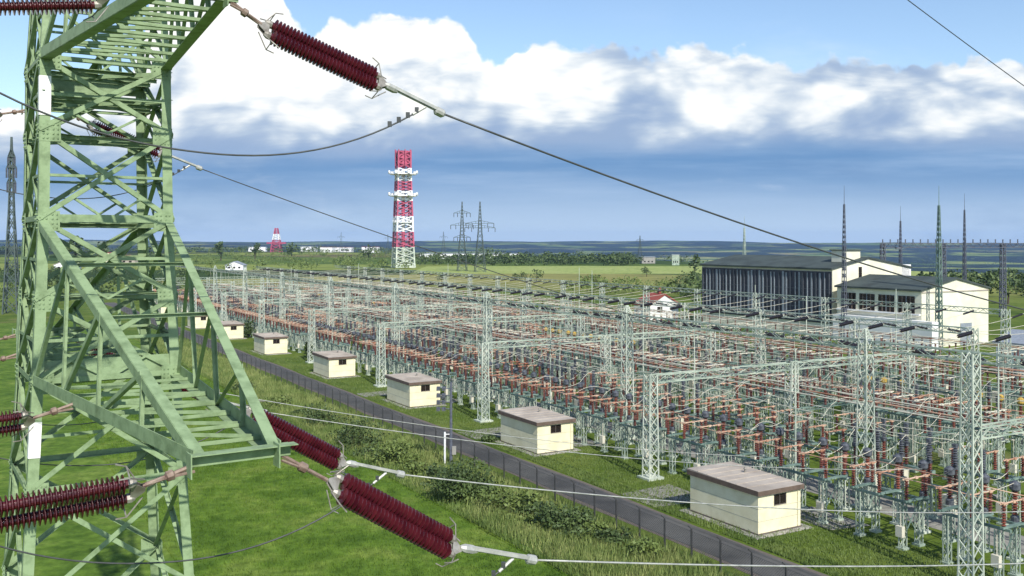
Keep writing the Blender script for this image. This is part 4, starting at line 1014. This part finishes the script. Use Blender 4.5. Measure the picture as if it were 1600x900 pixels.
bush(483, 560, 3.4, 2.4, 'dark upright shrub at the left side of the fourth hut', None, False, 500, .16)
bush(388, 528, 4.2, 3.0, 'dark upright shrub between the fifth and sixth huts', None, False, 400, .2)
bush(765, 690, .9, 2.0, 'dark low shrub at the left foot of the second hut', None, False, 300)
# verge and roadside grass tufts (nobody could count them)
def tufts(name, n, w0, w1, s0, s1, hmin, hmax, m_, wid=.03, clump=.5):
    rng = np.random.default_rng(11+n); cnt = max(1, n//14)
    cs_ = s0+(s1-s0)*rng.random(cnt)**1.5; cw = w0+(w1-w0)*rng.random(cnt); hc = rng.uniform(hmin, hmax, cnt)
    idx = rng.integers(0, cnt, n); s = cs_[idx]+rng.normal(0, clump, n); w = np.clip(cw[idx]+rng.normal(0, clump, n), w0, w1); h = hc[idx]*rng.uniform(.6, 1.2, n)
    x = w*VX+s*UX; y = w*VY+s*UY; a = rng.uniform(0, math.pi, n); dx = np.cos(a)*wid; dy = np.sin(a)*wid; lx = rng.normal(0, .25, n)*h; ly = rng.normal(0, .25, n)*h
    v = np.zeros((n, 3, 3)); v[:, 0] = np.stack([x-dx, y-dy, np.full(n, .01)], 1); v[:, 1] = np.stack([x+dx, y+dy, np.full(n, .01)], 1); v[:, 2] = np.stack([x+lx, y+ly, h], 1)
    me = bpy.data.meshes.new(name); me.from_pydata(v.reshape(-1, 3).tolist(), [], np.arange(3*n).reshape(n, 3).tolist()); me.materials.append(m_)
    o = bpy.data.objects.new(name, me); COL.objects.link(o); tag(o, kind='stuff')
tufts('tall_dry_grass', 60000, 32.4, 39.4, 28, 200, .25, .85, M['drygrass'], .035)
tufts('tall_grass', 60000, 31.8, 39.9, 28, 200, .2, .8, M['lushgrass'], .035, .9)
tufts('verge_grass', 26000, 45.3, 47.0, 28, 180, .10, .3, M['lushgrass'], .03)
tufts('lawn_grass', 50000, 47.2, 54, 28, 160, .08, .28, M['lushgrass'], .03, 1.2)
tufts('meadow_grass', 90000, 12, 31.6, 28, 150, .10, .26, M['meadow'], .03, 1.5)
# the wood behind the pale field and the far woods
def wood(name, pts, h, w, light, label, n=60):
    mb = MB()
    for px, D in pts:
        x = (px-800)/1500*D; z0 = ground_z(x, D); hh = h*R.uniform(.7, 1.15); ww = w*R.uniform(.8, 1.3)
        leaf_cloud(mb, (x, D, z0+hh*.5), (ww/2, ww/2, hh*.52), n, hh*.10, R, 4, z0)
    o = mb.build(name, M['foliage2' if light else 'foliage']); tag(o, label, 'wood', None, 'stuff')
wood('wood', [(R.uniform(655, 1000), R.uniform(760, 980)) for _ in range(230)], 9, 11, False, 'dark belt of trees behind the pale field')
def far_belts(n, px0, px1, D0, D1):
    out = []
    for _ in range(n):
        px, D, L_ = R.uniform(px0, px1), R.uniform(D0, D1), R.uniform(10, 70)
        for q in range(int(L_/4)): out.append((px+(q*4-L_/2), D*(1+.002*q)+R.uniform(-30, 30)))
    return out
wood('wood', far_belts(42, 640, 1640, 1150, 2600), 14, 26, False, 'tree belts in the hazy low country beyond the yard', 14)
wood('wood', far_belts(46, 250, 1640, 2800, 6500), 20, 60, False, 'far woods fading into the blue hills', 9)
wood('wood', [(R.uniform(1440, 1640), R.uniform(330, 440)) for _ in range(70)], 7, 9, False, 'dark trees beyond the cream gable at the right')
wood('wood', [(R.uniform(1060, 1110), R.uniform(300, 480)) for _ in range(22)], 6, 8, False, 'bushes at the left end of the striped hall')
wood('wood', [(R.uniform(880, 1095), R.uniform(330, 440)) for _ in range(55)], 4.5, 9, True, 'scrub between the yard and the pale field')
wood('wood', [(R.uniform(300, 640), R.uniform(620, 1500)) for _ in range(190)], 6, 13, True, 'loose scrub beyond the left part of the yard')
wood('wood', [(R.uniform(-60, 640), R.uniform(1300, 2000)) for _ in range(200)], 10, 22, False, 'woodland along the left horizon')
wood('wood', [(R.uniform(-40, 330), R.uniform(280, 640)) for _ in range(110)], 5.0, 9, False, 'scrub seen through the tower', 80)
for k, (px, D, h, w, lt) in enumerate([(118, 760, 26, 14, False), (160, 800, 20, 14, False), (92, 700, 20, 12, False), (230, 850, 18, 16, False), (268, 900, 17, 15, True), (345, 980, 20, 14, False), (398, 1000, 19, 14, False), (455, 1050, 18, 14, False), (575, 1000, 16, 14, False),
                                     (690, 440, 5, 6, False), (820, 470, 5, 8, False), (838, 465, 6, 8, False), (805, 470, 4, 6, False), (930, 405, 6, 9, True), (1010, 520, 6, 8, False), (1085, 560, 12, 9, False), (1575, 300, 9, 8, True), (1540, 330, 8, 8, False)]):
    nm = ['tall dark tree on the horizon, left of several seen through the tower', 'dark tree on the horizon between the tower legs', 'dark tree just right of the left tower leg', 'broad dark tree low behind the tower bracing', 'lighter tree at the right tower leg on the horizon', 'dark tree on the horizon just right of the tower', 'dark tree near the small pink tower on the left horizon', 'dark tree right of the small pink tower', 'dark tree left of the red and white tower',
          'small shrub left on the pale field edge', 'middle shrub of three on the pale field', 'right shrub of three on the pale field', 'left shrub of three on the pale field', 'light green shrub beyond the yard in front of the pale field', 'shrub below the pale field near the red roof', 'tree at the left corner of the striped hall', 'light tree at the right edge behind the cream gable', 'dark tree behind the right end of the cream gable'][k]
    tree(px, D, h, w, nm, None, lt)
